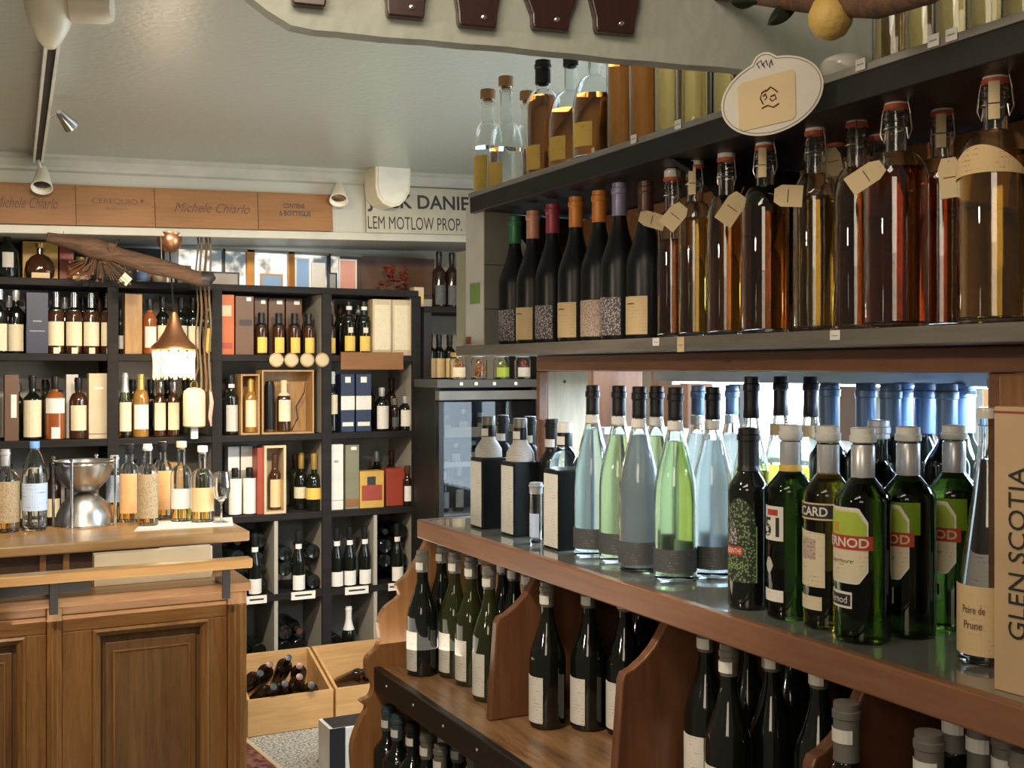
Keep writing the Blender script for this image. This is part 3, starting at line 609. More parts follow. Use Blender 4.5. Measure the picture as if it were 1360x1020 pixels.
# rounded loudspeaker at the junction of ceiling and bulkhead
p = on_y(512, BH-.10, 275); t = thing('wall_speaker', 'cream rounded wall speaker hanging below the ceiling over the lettered sign', 'speaker', (p.x+.02, BH-.07, EYE+.765), math.radians(6))
outl = [(-.085, .195), (-.085, .09), (-.075, .045), (-.05, .015), (-.01, 0), (.03, .012), (.06, .04), (.078, .08), (.083, .12), (.085, .195)]
part('housing', MB().prism(outl, .11, lambda u, v, w_: (u, -w_+.05, v)), 'cream_plastic', t, .006)
t.scale = (1.12, 1.12, 1.05)
part('front_grille', MB().prism([(u*.86, .015+v*.90) for u, v in outl], .004, lambda u, v, w_: (u, -w_-.06, v)), 'white_plastic', t, .002)
part('mounting_arm', MB().box(-.02, .02, -.02, .045, .193, .205), 'cream_plastic', t)
# lighting track with spot heads
ta = on_y(50.5, BH-.06, 213); ZT = ta.z-EYE; tb = on_z(69, 60, ZT); dv = (tb-ta); tb2 = ta+dv*1.28
t = thing('ceiling_track', 'white double lighting track running along the ceiling towards the rear rack', 'lighting track', (ta.x, ta.y, ta.z)); n_ = Vector((dv.y, -dv.x, 0)).normalized(); L_ = (tb2-ta)
def strip(mb, o0, o1, z0, z1): 
    vs = []
    for e in (Vector((0, 0, 0)), L_):
        for o_, z in ((o0, z0), (o1, z0), (o1, z1), (o0, z1)): q = e+n_*o_; vs.append((q.x, q.y, z))
    return mb.add(vs, [(0, 1, 2, 3), (7, 6, 5, 4), (0, 4, 5, 1), (1, 5, 6, 2), (2, 6, 7, 3), (3, 7, 4, 0)])
part('rail', strip(MB(), -.020, -.011, -.012, .035), 'white_plastic', t); part('rail', strip(MB(), .011, .020, -.012, .035), 'white_plastic', t)
part('channel', strip(MB(), -.011, .011, .0, .035), 'dark_backing', t)
part('ceiling_fixing', strip(MB(), -.014, .014, .035, max(.045, CEIL-SL*1.25-ta.z)), 'white_plastic', t)
def spot(name, label, loc, aim, s=1.0, mat='white_plastic', arm_to=None):
    o = thing(name, label, 'spotlight', loc); q = (Vector(aim)-Vector(loc)).to_track_quat('-Z', 'Y').to_euler()
    h = part('lamp_head', MB().lathe([(0, .06*s), (.018*s, .058*s), (.026*s, .04*s), (.034*s, 0), (.046*s, -.05*s), (.048*s, -.062*s), (.044*s, -.062*s), (.03*s, -.02*s), (0, -.015*s)], 22), mat, o); h.rotation_euler = q
    b = part('lens', MB().lathe([(0, -.03*s), (.028*s, -.03*s), (.036*s, -.045*s), (0, -.046*s)], 20), 'lamp_glow' if 'glow' in name else 'chrome', o); b.rotation_euler = q
    if arm_to: part('arm', MB().tube([(0, 0, .03*s), tuple((Vector(arm_to)-Vector(loc))*.5+Vector((0, 0, .012))), tuple(Vector(arm_to)-Vector(loc))], .006*s, 8), mat, o)
    return o
p1_ = on_z(52, 238, .80); spot('spotlight', 'small white spotlight at the rear end of the ceiling track', on_y(56, BH-.09, 236), (ta.x-.1, BH-1.0, EYE-.6), .9, arm_to=(ta.x, ta.y-.02, ta.z))
pm = on_z(86, 158, ZT-.05); tm = on_z(57, 153, ZT); spot('spotlight', 'small chrome spotlight on the right side of the ceiling track', (pm.x, pm.y, pm.z), (pm.x+.6, pm.y+.5, pm.z-.5), .55, 'chrome', arm_to=(tm.x+.02, tm.y, tm.z-.005))
pn = on_z(66, 20, ZT-.06); o = thing('spotlight', 'large cream spotlight head hanging nearest on the ceiling track', 'spotlight', (pn.x, pn.y, pn.z))
h = part('lamp_head', MB().lathe([(0, -.078), (.012, -.076), (.026, -.06), (.042, -.028), (.054, .01), (.060, .06), (.062, .085), (0, .085)], 28), 'cream_plastic', o)
h = part('swivel_barrel', MB().lathe([(0, 0), (.034, 0), (.036, .004), (.036, .075), (.03, .09), (0, .092)], 24), 'cream_plastic', o); h.rotation_euler = (0, math.pi/2, -.35); h.location = (.045, -.02, .02)
part('track_adapter', MB().box(-.015, .015, -.03, .03, .08, .098), 'white_plastic', o)
pw = on_y(450, BH-.07, 255); spot('spotlight', 'small white spotlight on the bulkhead right of the wooden case boards', (pw.x, BH-.07, pw.z), (pw.x-.15, BH-.5, pw.z-.6), .9, arm_to=(pw.x+.02, BH+.0, pw.z+.045))
# copper pendant lamp
LY = 5.16; lx = on_y(231, LY).x
zz = lambda py, px=231: on_y(px, LY, py).z
t = thing('pendant_lamp', 'small copper cone pendant lamp with glowing bead fringe before the rear rack', 'lamp', (lx, LY, zz(500)))
z0 = zz(500)
cz = sz(lx, EYE+.626)-z0+.004
part('ceiling_rose', MB().lathe([(0, cz-.085), (.022, cz-.085), (.046, cz-.062), (.056, cz-.03), (.052, cz-.012), (.056, cz-.004), (.056, cz), (0, cz)], 24), 'copper', t).location = (-.015, 0.02, 0)
part('cord', MB().tube([(-.015, .02, cz-.08), (0, 0, .27)], .0035, 6), 'black_metal', t)
H1 = zz(462)-z0; H2 = zz(415)-z0
part('shade', MB().lathe([(.100, H1-.004), (.098, H1+.006), (.070, H1+.032), (.042, H1+.075), (.024, H1+.12), (.015, H2), (0, H2+.004), (0, H2), (.013, H2-.003), (.022, H1+.115), (.040, H1+.07), (.068, H1+.028), (.096, H1+.002), (.100, H1-.004)], 36), 'copper', t)
fr = part('bead_fringe', MB().tube([(.093*math.cos(a*math.pi/12), .093*math.sin(a*math.pi/12), H1-.006) for a in range(25)], .003, 6), 'foil_gold', t)
for k in range(14):
    a = 2*math.pi*k/14; bd = cpart(('bead',), 'bead_ring', lambda: MB().lathe([(.006, 0), (.017, -.002), (.019, 0), (.017, .002), (.006, .0)], 14), 'bead_glow', t)
    bd.location = (.09*math.cos(a), .09*math.sin(a), H1-.028); bd.rotation_euler = (math.pi/2, 0, a+math.pi/2)
strands = MB()
for k in range(40):
    a = 2*math.pi*k/40; x, y = .088*math.cos(a), .088*math.sin(a); strands.tube([(x, y, H1-.045), (x*.99, y*.99, H1-.085), (x, y, H1-.125-.008*(k % 3))], .0028, 5)
so = part('bead_strands', strands, 'bead_glow', t); so['kind'] = 'stuff'
part('bulb', MB().lathe([(0, -.002), (.03, .006), (.047, .035), (.043, .065), (.018, .095), (.013, .12), (0, .12)], 24), 'lamp_glow', t)
bl = light('pendant_bulb', 'POINT', (lx, LY-.13, z0+.04), None, 4.5, (1, .82, .55), .05)
# log hanging under the bulkhead
LG = BH-.03
def pt(px, py, y=LG): return on_y(px, y, py)
t = thing('hanging_log', 'long weathered log hanging diagonally under the bulkhead at the rear left', 'log', pt(60, 312))
o0 = pt(60, 312); q = [(62, 315), (95, 322), (125, 330), (160, 340), (200, 352), (240, 362), (268, 372)]
part('log_body', MB().tube([pt(*a, LG-.02*k*0)-o0 for k, a in enumerate(q)], .038, 14, (.55, .8, 1.25, .9, 1.05, .88, .8)), 'log_bark', t)
part('cut_end', MB().tube([pt(262, 372)-o0, pt(274, 371)-o0, pt(284, 366)-o0], .034, 12, (.8, 1.1, .5)), 'box_dark', t)
part('knot', MB().lathe([(0, -.03), (.022, -.02), (.03, 0), (.02, .022), (0, .03)], 12), 'log_bark', t).location = pt(146, 331)-o0+Vector((0, -.02, 0))
part('branch_stub', MB().tube([pt(160, 335)-o0, pt(152, 328)-o0, pt(158, 318)-o0], .012, 8, (1, .8, .4)), 'log_bark', t)
for px in (85, 215): part('hanger', MB().tube([pt(px, 322 if px < 100 else 352)-o0, Vector((pt(px, 310).x-o0.x, .04, EYE+.64-o0.z))], .002, 5), 'wire', t)
g = thing('dried_garland', 'bunch of dried flowers and twigs tied below the hanging log', 'dried flowers', pt(132, 345))
g0 = pt(132, 345)
rnd = random.Random(3); twigs = MB(); heads = MB()
for k in range(60):
    a = rnd.uniform(-1, 1); e = Vector((.13*a, rnd.uniform(-.05, .05), -.09*rnd.random()-.01)); twigs.tube([(a*.05, 0, .01), e*.5+Vector((0, 0, .01)), e], .0016, 4)
    if k % 2: c_ = e; heads.lathe([(0, c_.z-.007), (.007, c_.z-.003), (.006, c_.z+.004), (0, c_.z+.007)], 6, (c_.x, c_.y))
part('twigs', twigs, 'dried', g)['kind'] = 'stuff'; part('flower_heads', heads, 'box_orange' if False else 'dried', g)['kind'] = 'stuff'
part('binding', MB().tube([(-.05, 0, .012), (0, -.01, .006), (.05, 0, .012)], .006, 6), 'rope', g)
o = thing('paper_tag', 'white square paper tag hanging tilted from the hanging log', 'tag', pt(166, 372)); part('card', MB().prism([(-.026, 0), (.004, -.026), (.03, .006), (0, .034)], .002, lambda u, v, w_: (u, w_, v)), 'label_cream', o); part('string', MB().tube([(0, .001, .03), (.004, .01, .09)], .0012, 5), 'rope', o)
# cork float and ropes hanging by the lamp
KY = RY-.08
o = thing('cork_float', 'pale cork fishing float hanging on ropes right of the copper lamp', 'float', pt(258, 567, KY)); k0 = pt(258, 567, KY)
part('float_body', MB().lathe([(0, 0), (.045, 0), (.05, .006), (.05, .15), (.046, .165), (.03, .178), (0, .182)], 24), 'cork_pale', o)
part('rope_loop', MB().tube([(-.014, 0, .175), (-.016, 0, .2), (0, 0, .215), (.014, 0, .2), (.012, 0, .175)], .004, 7), 'rope', o)
ztop = EYE+.64-k0.z
part('hanging_rope', MB().tube([(.0, 0, .21)]+[(.012+.006*math.sin(k*1.3), .004*math.cos(k*1.9), .21+k*(ztop-.215)/12) for k in range(1, 13)], .004, 7), 'rope', o)
part('weight', MB().box(-.016, .016, -.01, .01, -.055, 0), 'box_white', o, .003)
o = thing('rope_bundle', 'twisted rope and dried stalks hanging beside the cork float', 'rope', pt(274, 520, KY)); k1 = pt(274, 520, KY); zt2 = EYE+.64-k1.z
for j, (dx, rr) in enumerate(((-.03, .005), (-.008, .006), (.012, .005))):
    part('rope_strand', MB().tube([(dx+.004*math.sin(k*.9+j), -.02+.004*math.cos(k*1.1+j), k*zt2/16-(0 if j else .03)) for k in range(17)], rr, 7), 'rope' if j != 1 else 'dried', o)
part('pink_ribbon', MB().tube([(.014, -.02, .01), (.02, -.02, -.05), (.012, -.022, -.12), (.018, -.02, -.16)], .01, 6, (.5, 1, .9, .3)), 'card_pink', o)
#================================================================ RIGHT OF THE RACK: second rack, cooler, jars
xr0 = X(558)+.01
r2 = thing('corner_rack', 'black corner rack between the rear rack and the glass cooler', 'shelf unit', (xr0, RY, 0))
def rp(name, x0, x1, y0, y1, z0, z1, mat): return part(name, MB().box(x0-xr0, x1-xr0, y0-RY, y1-RY, EYE+z0, EYE+z1), mat, r2, .002)
xe = X(600); rp('side_panel', xr0, xr0+.04, RY-.03, RB, -1.62, .29, 'black_panel'); rp('side_panel', xr0+.66, xr0+.70, RY-.03, RB, -1.62, .29, 'black_panel')
rp('shelf_board', xr0, xr0+.70, RY-.03, RB, .29, .32, 'rack_dark'); rp('shelf_board', xr0+.04, xr0+.66, RY-.03, RB, -.10, -.07, 'rack_dark'); rp('back_panel', xr0+.04, xr0+.66, RB-.02, RB, -1.6, .29, 'rack_grey')
for px in (571, 583, 597): bottle('bordeaux', (X(px, RY+.05), RY+.05, EYE-.07), .032, .25, 'dark_glass', 'foil_black', .22, 'label_kraft', (.1, .5), 120, look='dark bottle with patterned label', place='beside the jars over the cooler', px=px)
for px in (583, 600): bottle('bordeaux', (X(px, RY+.06), RY+.06, EYE+.32), .036, .29, 'dark_glass2', 'foil_black', .2, 'label_dark', (.05, .4), 110, look='dark bottle', place='on top of the corner rack', px=px)
carton('gift_box', X(550, RY+.02), X(563, RY+.02), RY+.02, RY+.08, EYE+.32, .10, 'box_cream', 'small cream box beside red flowers', None, 0, (('label_yellow', .2, .6, .1, .9),))['label'] = 'small cream box on the corner of the black corner rack'
o = thing('red_flowers', 'dark red dried flower bunch lying above the cream gift boxes', 'dried flowers', (X(530, RY+.2), RY+.2, RZ(0))); mb = MB()
for k in range(26): a, b, c = rnd.uniform(-.10, .06), rnd.uniform(-.03, .03), .03+rnd.uniform(0, .11); mb.lathe([(0, c-.014), (.014, c), (0, c+.014)], 7, (a, b))
part('flower_heads', mb, 'box_red', o)['kind'] = 'stuff'; part('stems', MB().tube([(-.12, 0, .008), (-.04, 0, .03), (.03, 0, .06)], .006, 6).tube([(-.11, .02, .006), (0, 0, .05)], .005, 6), 'dried', o)
# glass-door cooler
cy = 5.02; cx0 = X(581, cy); cx1 = X(716, cy); ctop = EYE-.052
cl = thing('glass_door_cooler', 'black glass door cooler with chrome top rail behind the right shelf', 'cooler', (cx0, cy, 0))
def cp_(name, x0, x1, y0, y1, z0, z1, mat, b=.002): return part(name, MB().box(x0, x1, y0, y1, z0, z1), mat, cl, b)
W_ = cx1-cx0; ct = ctop
cp_('side_panel', 0, .03, .03, .30, .02, ct-.04, 'black_panel'); cp_('side_panel', W_-.03, W_, .03, .30, .02, ct-.04, 'black_panel'); cp_('back_panel', .03, W_-.03, .28, .30, .02, ct-.04, 'box_navy')
cp_('control_panel', 0, W_, .0, .30, ct-.04, ct, 'cooler_grey'); cp_('top_rail', 0, W_, -.02, .03, ct-.100, ct-.055, 'foil_grey'); cp_('plinth', 0, W_, .02, .30, 0, .02, 'black_panel')
cp_('door_stile', 0, .028, -.015, .025, .03, ct-.107, 'black_metal'); cp_('door_stile', W_-.028, W_, -.015, .025, .03, ct-.107, 'black_metal')
part('door_glass', MB().box(.03, W_-.03, .0, .006, .05, ct-.11), 'window_glass', cl)
for z in (ct-.27, ct-.42, ct-.66, ct-.95, ct-1.2): cp_('wire_shelf', .032, W_-.032, .035, .27, z-.012, z, 'box_white')
cp_('shelf_front_strip', .05, W_*.75, .03, .034, ct-.285, ct-.235, 'box_cream'); cp_('shelf_front_strip', .03, W_*.6, .03, .034, ct-.43, ct-.405, 'box_white')
for k, x in enumerate((.12, .2, .3, .42)): cp_('indicator_lamp', x, x+.014, -.002, .0, ct-.028, ct-.014, 'bead_glow', 0)
for i, (x, dz, h, c, lb) in enumerate(((.09, .66, .2, 'dark_glass', 'label_white'), (.17, .66, .22, 'dark_glass', 'label_cream'), (.26, .66, .20, 'brown_glass', 'label_white'), (.10, .27, .09, 'olive_glass', 'label_white'), (.19, .27, .12, 'dark_glass', 'label_white'), (.29, .27, .1, 'brown_glass', 'label_cream'), (.15, .42, .1, 'dark_glass', 'label_white'), (.25, .42, .11, 'dark_glass', 'label_white'))):
    bottle('whisky', (cx0+x, cy+.13, ct-dz), .026, h, c, 'foil_silver', .2, lb, (.1, .5), 110, look='small cooled bottle', place='inside the glass cooler', px=i, seg=14)
for k, x in enumerate((.06, .13)): carton('carton', cx0+x, cx0+x+.05, cy+.06, cy+.12, ct-.95, .09, 'box_cream', 'small cream carton', 'inside the glass cooler', k)
for i, (px, mat, lab) in enumerate(((608, 'liq_gold', 'label_cream'), (636, 'veg_orange', None), (666, 'veg_green', 'print_lime'), (694, 'veg_red', 'label_white'))):
    x = X(px, cy+.1); o = thing('preserve_jar', 'x', 'jar', (x, cy+.1, ctop)); R = .042; H = .125
    pf = [(0, .002), (R*.9, 0), (R, .006), (R, H*.74), (R*.82, H*.86), (R*.82, H)]
    part('glass_body', shell_mb(pf[:1]+[(R*.5, .001), (R*.9, 0), (R*.98, .003)]+pf[2:], 20), 'clear_glass', o)
    part('lid', MB().lathe([(0, H*.9), (R*.9, H*.9), (R*.9, H*1.05), (R*.86, H*1.07), (0, H*1.07)], 20), 'foil_silver' if i else 'foil_gold', o)
    fill = MB()
    for k in range(12): a = k*2.4; rr = .018*(k % 3)/1.4; z = .022+.0062*k; fill.lathe([(0, z-.012), (.010, z-.008), (.014, z), (.010, z+.008), (0, z+.012)], 8, (rr*math.cos(a), rr*math.sin(a)))
    part('preserved_fruit', fill, mat if mat.startswith('veg') else 'veg_orange', o)['kind'] = 'stuff'
    if lab: part('label', MB().patch(R, -150, -50, .012, .06), lab, o)
    reg(o, ['jar of golden preserves with cream label', 'jar of orange preserved fruit', 'jar of green fruit with lime label', 'jar of red preserved fruit with white label'][i], 'on top of the cooler', px)
#================================================================ BINS ON THE FLOOR
def crate(pa, pb, ya, yb, label, n, seed):
    x0, x1 = X(pa, ya), X(pb, ya); wv = x1-x0; L = yb-ya; h = .165; t_ = .014; o = thing('wooden_bin', label, 'crate', (x0, ya, 0))
    rise = .11
    def bd(name, pts_): part(name, MB().add(pts_, [(0, 3, 2, 1), (4, 5, 6, 7), (0, 1, 5, 4), (1, 2, 6, 5), (2, 3, 7, 6), (3, 0, 4, 7)]), 'crate_pine', o, .002)
    def slab(u0, u1, v0, v1, za0, za1, zb0, zb1): return [(u0, v0, za0), (u1, v0, za0), (u1, v1, zb0), (u0, v1, zb0), (u0, v0, za1), (u1, v0, za1), (u1, v1, zb1), (u0, v1, zb1)]
    bd('front_board', slab(0, wv, 0, t_, 0.002, h, 0.002, h)); bd('back_board', slab(0, wv, L-t_, L, .002, h+rise, .002, h+rise))
    bd('side_board', slab(0, t_, t_, L-t_, .002, h, .002, h+rise)); bd('side_board', slab(wv-t_, wv, t_, L-t_, .002, h, .002, h+rise)); bd('bottom_board', slab(t_, wv-t_, t_, L-t_, .004, .02, .004+rise*.6, .02+rise*.6))
    r_ = random.Random(seed)
    for k, (u, v, hh, tl) in enumerate(n):
        b = thing('wine_bottle', 'x', 'bottle', (x0+u*wv, ya+v*L, hh)); b.rotation_euler = (math.radians(tl), math.radians(r_.uniform(-8, 8)), r_.uniform(-.2, .2))
        pf, rn = outline('bordeaux', .037, .29)
        cpart(('crb',), 'glass_body', lambda: MB().lathe(pf+[(0, .2876)], 16), 'dark_glass2', b); cpart(('crb',), 'cap', lambda: MB().lathe([(rn+.0006, .235), (rn+.0015, .237), (rn+.0015, .289), (0, .291)], 14), r_.choice(('foil_black', 'foil_brown', 'foil_black')), b)
        reg(b, 'dark wine bottle leaning', 'in the bin beside the bar' if seed == 1 else 'in scalloped end bin', X(pa)*0+u*100+k*.01)
    return o
crate(329, 443, 4.93, 5.31, 'open pine bin full of dark wine bottles beside the bar', [(.12, .80, .13, 62), (.33, .84, .14, 58), (.56, .84, .15, 56), (.80, .80, .13, 60), (.22, .62, .08, 62), (.45, .60, .08, 60), (.68, .62, .09, 58), (.88, .58, .07, 62)], 1)
crate(446, 560, 4.93, 5.31, 'half empty pine bin by the scalloped end of the right shelf', [(.30, .86, .09, 66), (.52, .84, .09, 66), (.76, .85, .09, 66)], 2)
x0 = on_z(441, 1020, -1.62); bxp = on_y(446, 4.15, 966)
o = thing('cardboard_box', 'tall white and black box standing on the carpet at the scalloped shelf end', 'box', (on_y(439, 4.3).x, 4.3, 0)); hb = on_y(450, 4.3, 968).z
part('box_body', MB().box(0, .20, 0, .16, 0, hb), 'box_white', o, .002); part('black_flap', MB().box(-.004, .06, -.004, .0, 0, hb+.004), 'box_black', o); part('top_inset', MB().box(.015, .185, .015, .145, hb, hb+.004), 'box_dark', o)
ra = on_z(330, 985, -1.62); rb_ = on_z(372, 1020, -1.62)
o = thing('red_rug', 'dark red patterned rug at the foot of the bar', 'rug', (0, 0, 0)); dvr = (rb_-ra); e2 = ra+dvr*3
part('rug_field', MB().prism([(ra.x-1.6, ra.y+.1), (ra.x, ra.y), (e2.x, e2.y), (e2.x-1.6, e2.y)][::-1], .008, lambda u, v, w_: (u, v, .001+w_)), 'rug_red', o)
nn = Vector((-dvr.y, dvr.x, 0)).normalized()*-.02
part('rug_border', MB().prism([(ra.x, ra.y), (ra.x+nn.x, ra.y+nn.y), (e2.x+nn.x, e2.y+nn.y), (e2.x, e2.y)], .010, lambda u, v, w_: (u, v, .001+w_)), 'box_cream', o)
#================================================================ BAR COUNTER
BZ = EYE-.56; bx1 = on_z(332, 705, -.56).x; by0 = on_z(332, 705, -.56).y
bar = thing('bar_counter', 'panelled oak bar counter with overhanging light top and wooden rail', 'counter', (0, 3.55, 0))
def bp_(name, x0, x1, y0, y1, z0, z1, mat, b=.003, lab=None): return part(name, MB().box(x0, x1, y0-3.55, y1-3.55, z0, z1), mat, bar, b, lab)
BX0 = -.75; FX = on_y(328, 3.55).x; LT = on_y(320, 3.55, 772).z
bp_('bar_top', BX0, bx1, by0, by0+.44, BZ-.035, BZ, 'bar_top', .006)
bp_('recess_back', BX0, FX-.02, by0+.06, by0+.09, .08, BZ-.036, 'mahogany_brown', .001)
bp_('end_panel', FX-.05, FX-.02, by0+.09, by0+.40, .08, BZ-.036, 'counter_oak')
for px in (52, 83, 190, 262): x = on_y(px, by0+.06).x; bp_('recess_batten', x, x+.02, by0+.045, by0+.06, LT, BZ-.036, 'counter_oak', .002)
bp_('ledge', BX0, FX+.012, 3.54, by0+.06, LT-.03, LT, 'counter_oak_x', .004)
bp_('carcass', BX0, FX-.004, 3.612, by0+.06, .02, LT-.031, 'counter_panel', 0)
bp_('plinth', BX0, FX, 3.57, 3.60, 0, .10, 'counter_oak_x')
def xx(px): return on_y(px, 3.55).x
def zy(px, py): return on_y(px, 3.55, py).z
topz = LT-.031; R1 = zy(200, 808); R2 = zy(200, 835)
def bay(pl, pr):                                      # frame, mouldings and raised panel between two pilasters
    a, b = xx(pl), xx(pr); ia, ib = a+.085, b-.055
    bp_('top_board', a, b, 3.572, 3.60, R1, topz, 'counter_oak_x', .002); bp_('top_rail', a, b, 3.568, 3.60, R2+.012, R1-.001, 'counter_oak_x', .002); bp_('bottom_rail', a, b, 3.568, 3.60, .10, .25, 'counter_oak_x', .002)
    bp_('stile', a, ia, 3.566, 3.60, .25, R2+.011, 'counter_oak', .002); bp_('stile', ib, b, 3.566, 3.60, .25, R2+.011, 'counter_oak', .002)
    zt_ = R2+.011
    mo = MB(); pr_ = [(0, 0), (0, .022), (.008, .026), (.014, .018), (.022, .010), (.026, 0)]
    for (p, q, ax) in (((ia, .25), (ib, .25), 0), ((ib, .25), (ib, zt_), 1), ((ib, zt_), (ia, zt_), 2), ((ia, zt_), (ia, .25), 3)):
        ins = [(0, 1), (-1, 0), (0, -1), (1, 0)][ax]; dd = Vector((q[0]-p[0], 0, q[1]-p[1])).normalized()
        vs = []
        for e, sgn in ((p, 1), (q, -1)):
            for u, v in pr_: vs.append((e[0]+ins[0]*u+dd.x*u*sgn, 3.57-3.55+.012-v, e[1]+ins[1]*u+dd.z*u*sgn))
        n = len(pr_); mo.add(vs, [(k, k+1, n+k+1, n+k) for k in range(n-1)]+[(n-1, 0, n, 2*n-1), tuple(range(n)), tuple(range(n, 2*n))[::-1]])
    part('panel_moulding', mo, 'counter_oak', bar, .0008)
    m1 = .026; bp_('panel_field', ia, ib, 3.605, 3.61, .25, zt_, 'counter_panel', 0)
    r0, r1, q0, q1 = ia+.040, ib-.034, .32, zt_-.050
    part('raised_panel', MB().box(r0, r1, .047, .055, q0, q1), 'counter_panel', bar, .003)
    r0, r1, q0, q1 = r0+.022, r1-.018, q0+.03, q1-.026; w3 = .006
    part('panel_bead', MB().box(r0, r0+w3, .043, .047, q0, q1).box(r1-w3, r1, .043, .047, q0, q1).box(r0+w3, r1-w3, .043, .047, q1-w3, q1).box(r0+w3, r1-w3, .043, .047, q0, q0+w3), 'counter_oak', bar, .001)
bay(83, 303); bay(-130, 62); bay(-345, -152)
for a, b in ((62.5, 82.5), (-151, -131), (303.5, 328)):
    xa, xb = xx(a), xx(b); bp_('pilaster', xa, xb, 3.552, 3.60, .02, topz, 'counter_oak', .003)
    w_ = (xb-xa); bp_('reed', xa+w_*.25, xa+w_*.42, 3.546, 3.552, .15, topz-.04, 'counter_oak', .0025); bp_('reed', xa+w_*.58, xa+w_*.75, 3.546, 3.552, .15, topz-.04, 'counter_oak', .0025)
ry = 3.47; rx1 = on_y(336, ry).x; rz1 = on_y(300, ry, 751).z
bp_('front_rail', BX0, rx1, ry, ry+.055, rz1-.014, rz1+.016, 'rail_wood', .005)
for px in (71, 300, -110):
    x = on_y(px, ry+.03).x; part('rail_bracket', MB().box(x-.012, x+.012, ry+.02-3.55, ry+.035-3.55, LT-.04, rz1-.013).box(x-.012, x+.012, ry+.035-3.55, 3.60-3.55, LT+.001, LT+.012), 'black_metal', bar, .002)
tz = on_y(0, 3.50, 781).z; bp_('shade_gap_strip', BX0, on_y(120, 3.5).x, 3.50, 3.535, tz-.030, tz, 'black_metal', .002)  # black bar stands in for the dark shade gap under the rail
# pale board box lying behind the rail
for (a, b, t0, t1, yy, lab) in ((125, 281, 737, 779, 3.66, 'flat cream cardboard box lying on the bar ledge behind the rail'), (214, 282, 730, 772, 3.72, 'second cream cardboard box just behind on the bar ledge')):
    q0 = on_y(a, yy); q1 = on_y(b, yy); o = thing('flat_box', lab, 'box', (q0.x, yy, LT)); hh = on_y(a, yy, t0).z-LT
    part('box_body', MB().box(0, q1.x-q0.x, 0, .045, 0, hh), 'box_cream' if a == 125 else 'box_white', o, .002); part('lid_seam', MB().box(0, q1.x-q0.x, -.001, .0, hh*.62, hh*.64), 'box_beige', o)
#---- things on the bar
def barpos(px, py): return on_z(px, py, -.56)
PB = 'on the bar'
def bb(px, py, top, kind, r, body, **k):
    p = barpos(px, py); d = p.x*S_+p.y*C_; h = (top-py)/-F*d; seg = k.pop('seg', 24)
    return bottle(kind, p, r, h, body, place=PB, px=px, seg=seg, az=k.pop('az', -100), **k)
bb(7, 706, 597, 'whisky', .047, 'clear_glass', liquid='liq_amber', level=.35, label='label_rock', lz=(.12, .62), lspan=170, cap='foil_silver', look='stout bottle with earthy rock patterned label', name='spirit_bottle')
p = barpos(46, 704); o = thing('water_bottle', 'clear plastic water bottle with light blue cap', 'bottle', p); reg(o, 'clear plastic water bottle with blue cap and label', PB, 46)
pf = [(0, .003), (.025, 0), (.036, .003), (.040, .012), (.041, .03)]+[(.041-.0015*(k % 2), .04+k*.012) for k in range(4)]+[(.041, .09), (.041, .185), (.039, .20), (.034, .225), (.022, .262), (.014, .275), (.0135, .292)]
part('plastic_body', shell_mb(pf, 28, .0012), 'clear_glass', o); part('water', liquid_mb(pf, 28, .215, .002), 'liq_clear', o)
part('label', MB().patch(.0415, -190, 10, .07, .165, 20), 'label_blue', o); part('cap', MB().lathe([(0, .285), (.0165, .285), (.0165, .305), (.015, .308), (0, .308)], 24), 'cap_blue', o)
p = barpos(112, 697); o = thing('spittoon_stand', 'x', 'bowl stand', p); reg(o, 'stainless steel hourglass tasting bowls in a four rod stand', PB, 112)
part('lower_bowl', MB().lathe([(.103, .006), (.101, .004), (.099, .006), (.094, .04), (.075, .082), (.045, .108), (.028, .115), (0, .116)], 40), 'steel', o)
part('upper_bowl', MB().lathe([(0, .118), (.03, .119), (.05, .128), (.076, .156), (.094, .198), (.098, .226), (.104, .230), (.101, .232), (.096, .228), (.092, .20), (.074, .16), (.048, .132), (0, .123)], 40), 'steel', o)
part('base_ring', MB().tube([(.104*math.cos(k*math.pi/16), .104*math.sin(k*math.pi/16), .004) for k in range(33)], .004, 6), 'chrome', o)
part('top_ring', MB().tube([(.108*math.cos(k*math.pi/16), .108*math.sin(k*math.pi/16), .222) for k in range(33)], .0035, 6), 'chrome', o)
for a in (-118, -28, 62, 152): x, y = .112*math.cos(math.radians(a)), .112*math.sin(math.radians(a)); part('rod', MB().lathe([(0, 0), (.005, 0), (.005, .236), (.008, .238), (.008, .244), (0, .248)], 10, (x, y)), 'chrome', o)
bb(152, 690, 605, 'whisky', .030, 'clear_glass', liquid='liq_amber', level=.3, label='label_blue', lz=(.28, .7), lspan=140, cap='foil_silver', look='bottle with white and violet label behind the steel bowls', name='spirit_bottle')
bb(172, 693, 590, 'whisky', .036, 'clear_glass', liquid='liq_amber', level=.22, label='label_orange', lz=(.12, .63), lspan=130, cap='foil_black', caplen=.13, look='tasting bottle with orange label', name='whisky_bottle')
bb(196, 698, 590, 'whisky', .037, 'clear_glass', liquid='liq_amber', level=.2, label='label_rock', lz=(.1, .64), lspan=140, cap='foil_white', caplen=.08, look='tasting bottle with cream and grey picture label', name='whisky_bottle')
bb(216, 688, 587, 'whisky', .036, 'clear_glass', liquid='liq_amber', level=.2, label='label_orange', lz=(.12, .63), lspan=130, cap='foil_black', caplen=.13, look='tasting bottle with pale orange label', name='whisky_bottle')
bb(241, 692, 594, 'whisky', .040, 'clear_glass', liquid='liq_gold', level=.24, label='label_white', lz=(.18, .45), lspan=130, cap='cork_pale', stopper=1, look='nearly empty clear bottle with large cork', name='whisky_bottle')
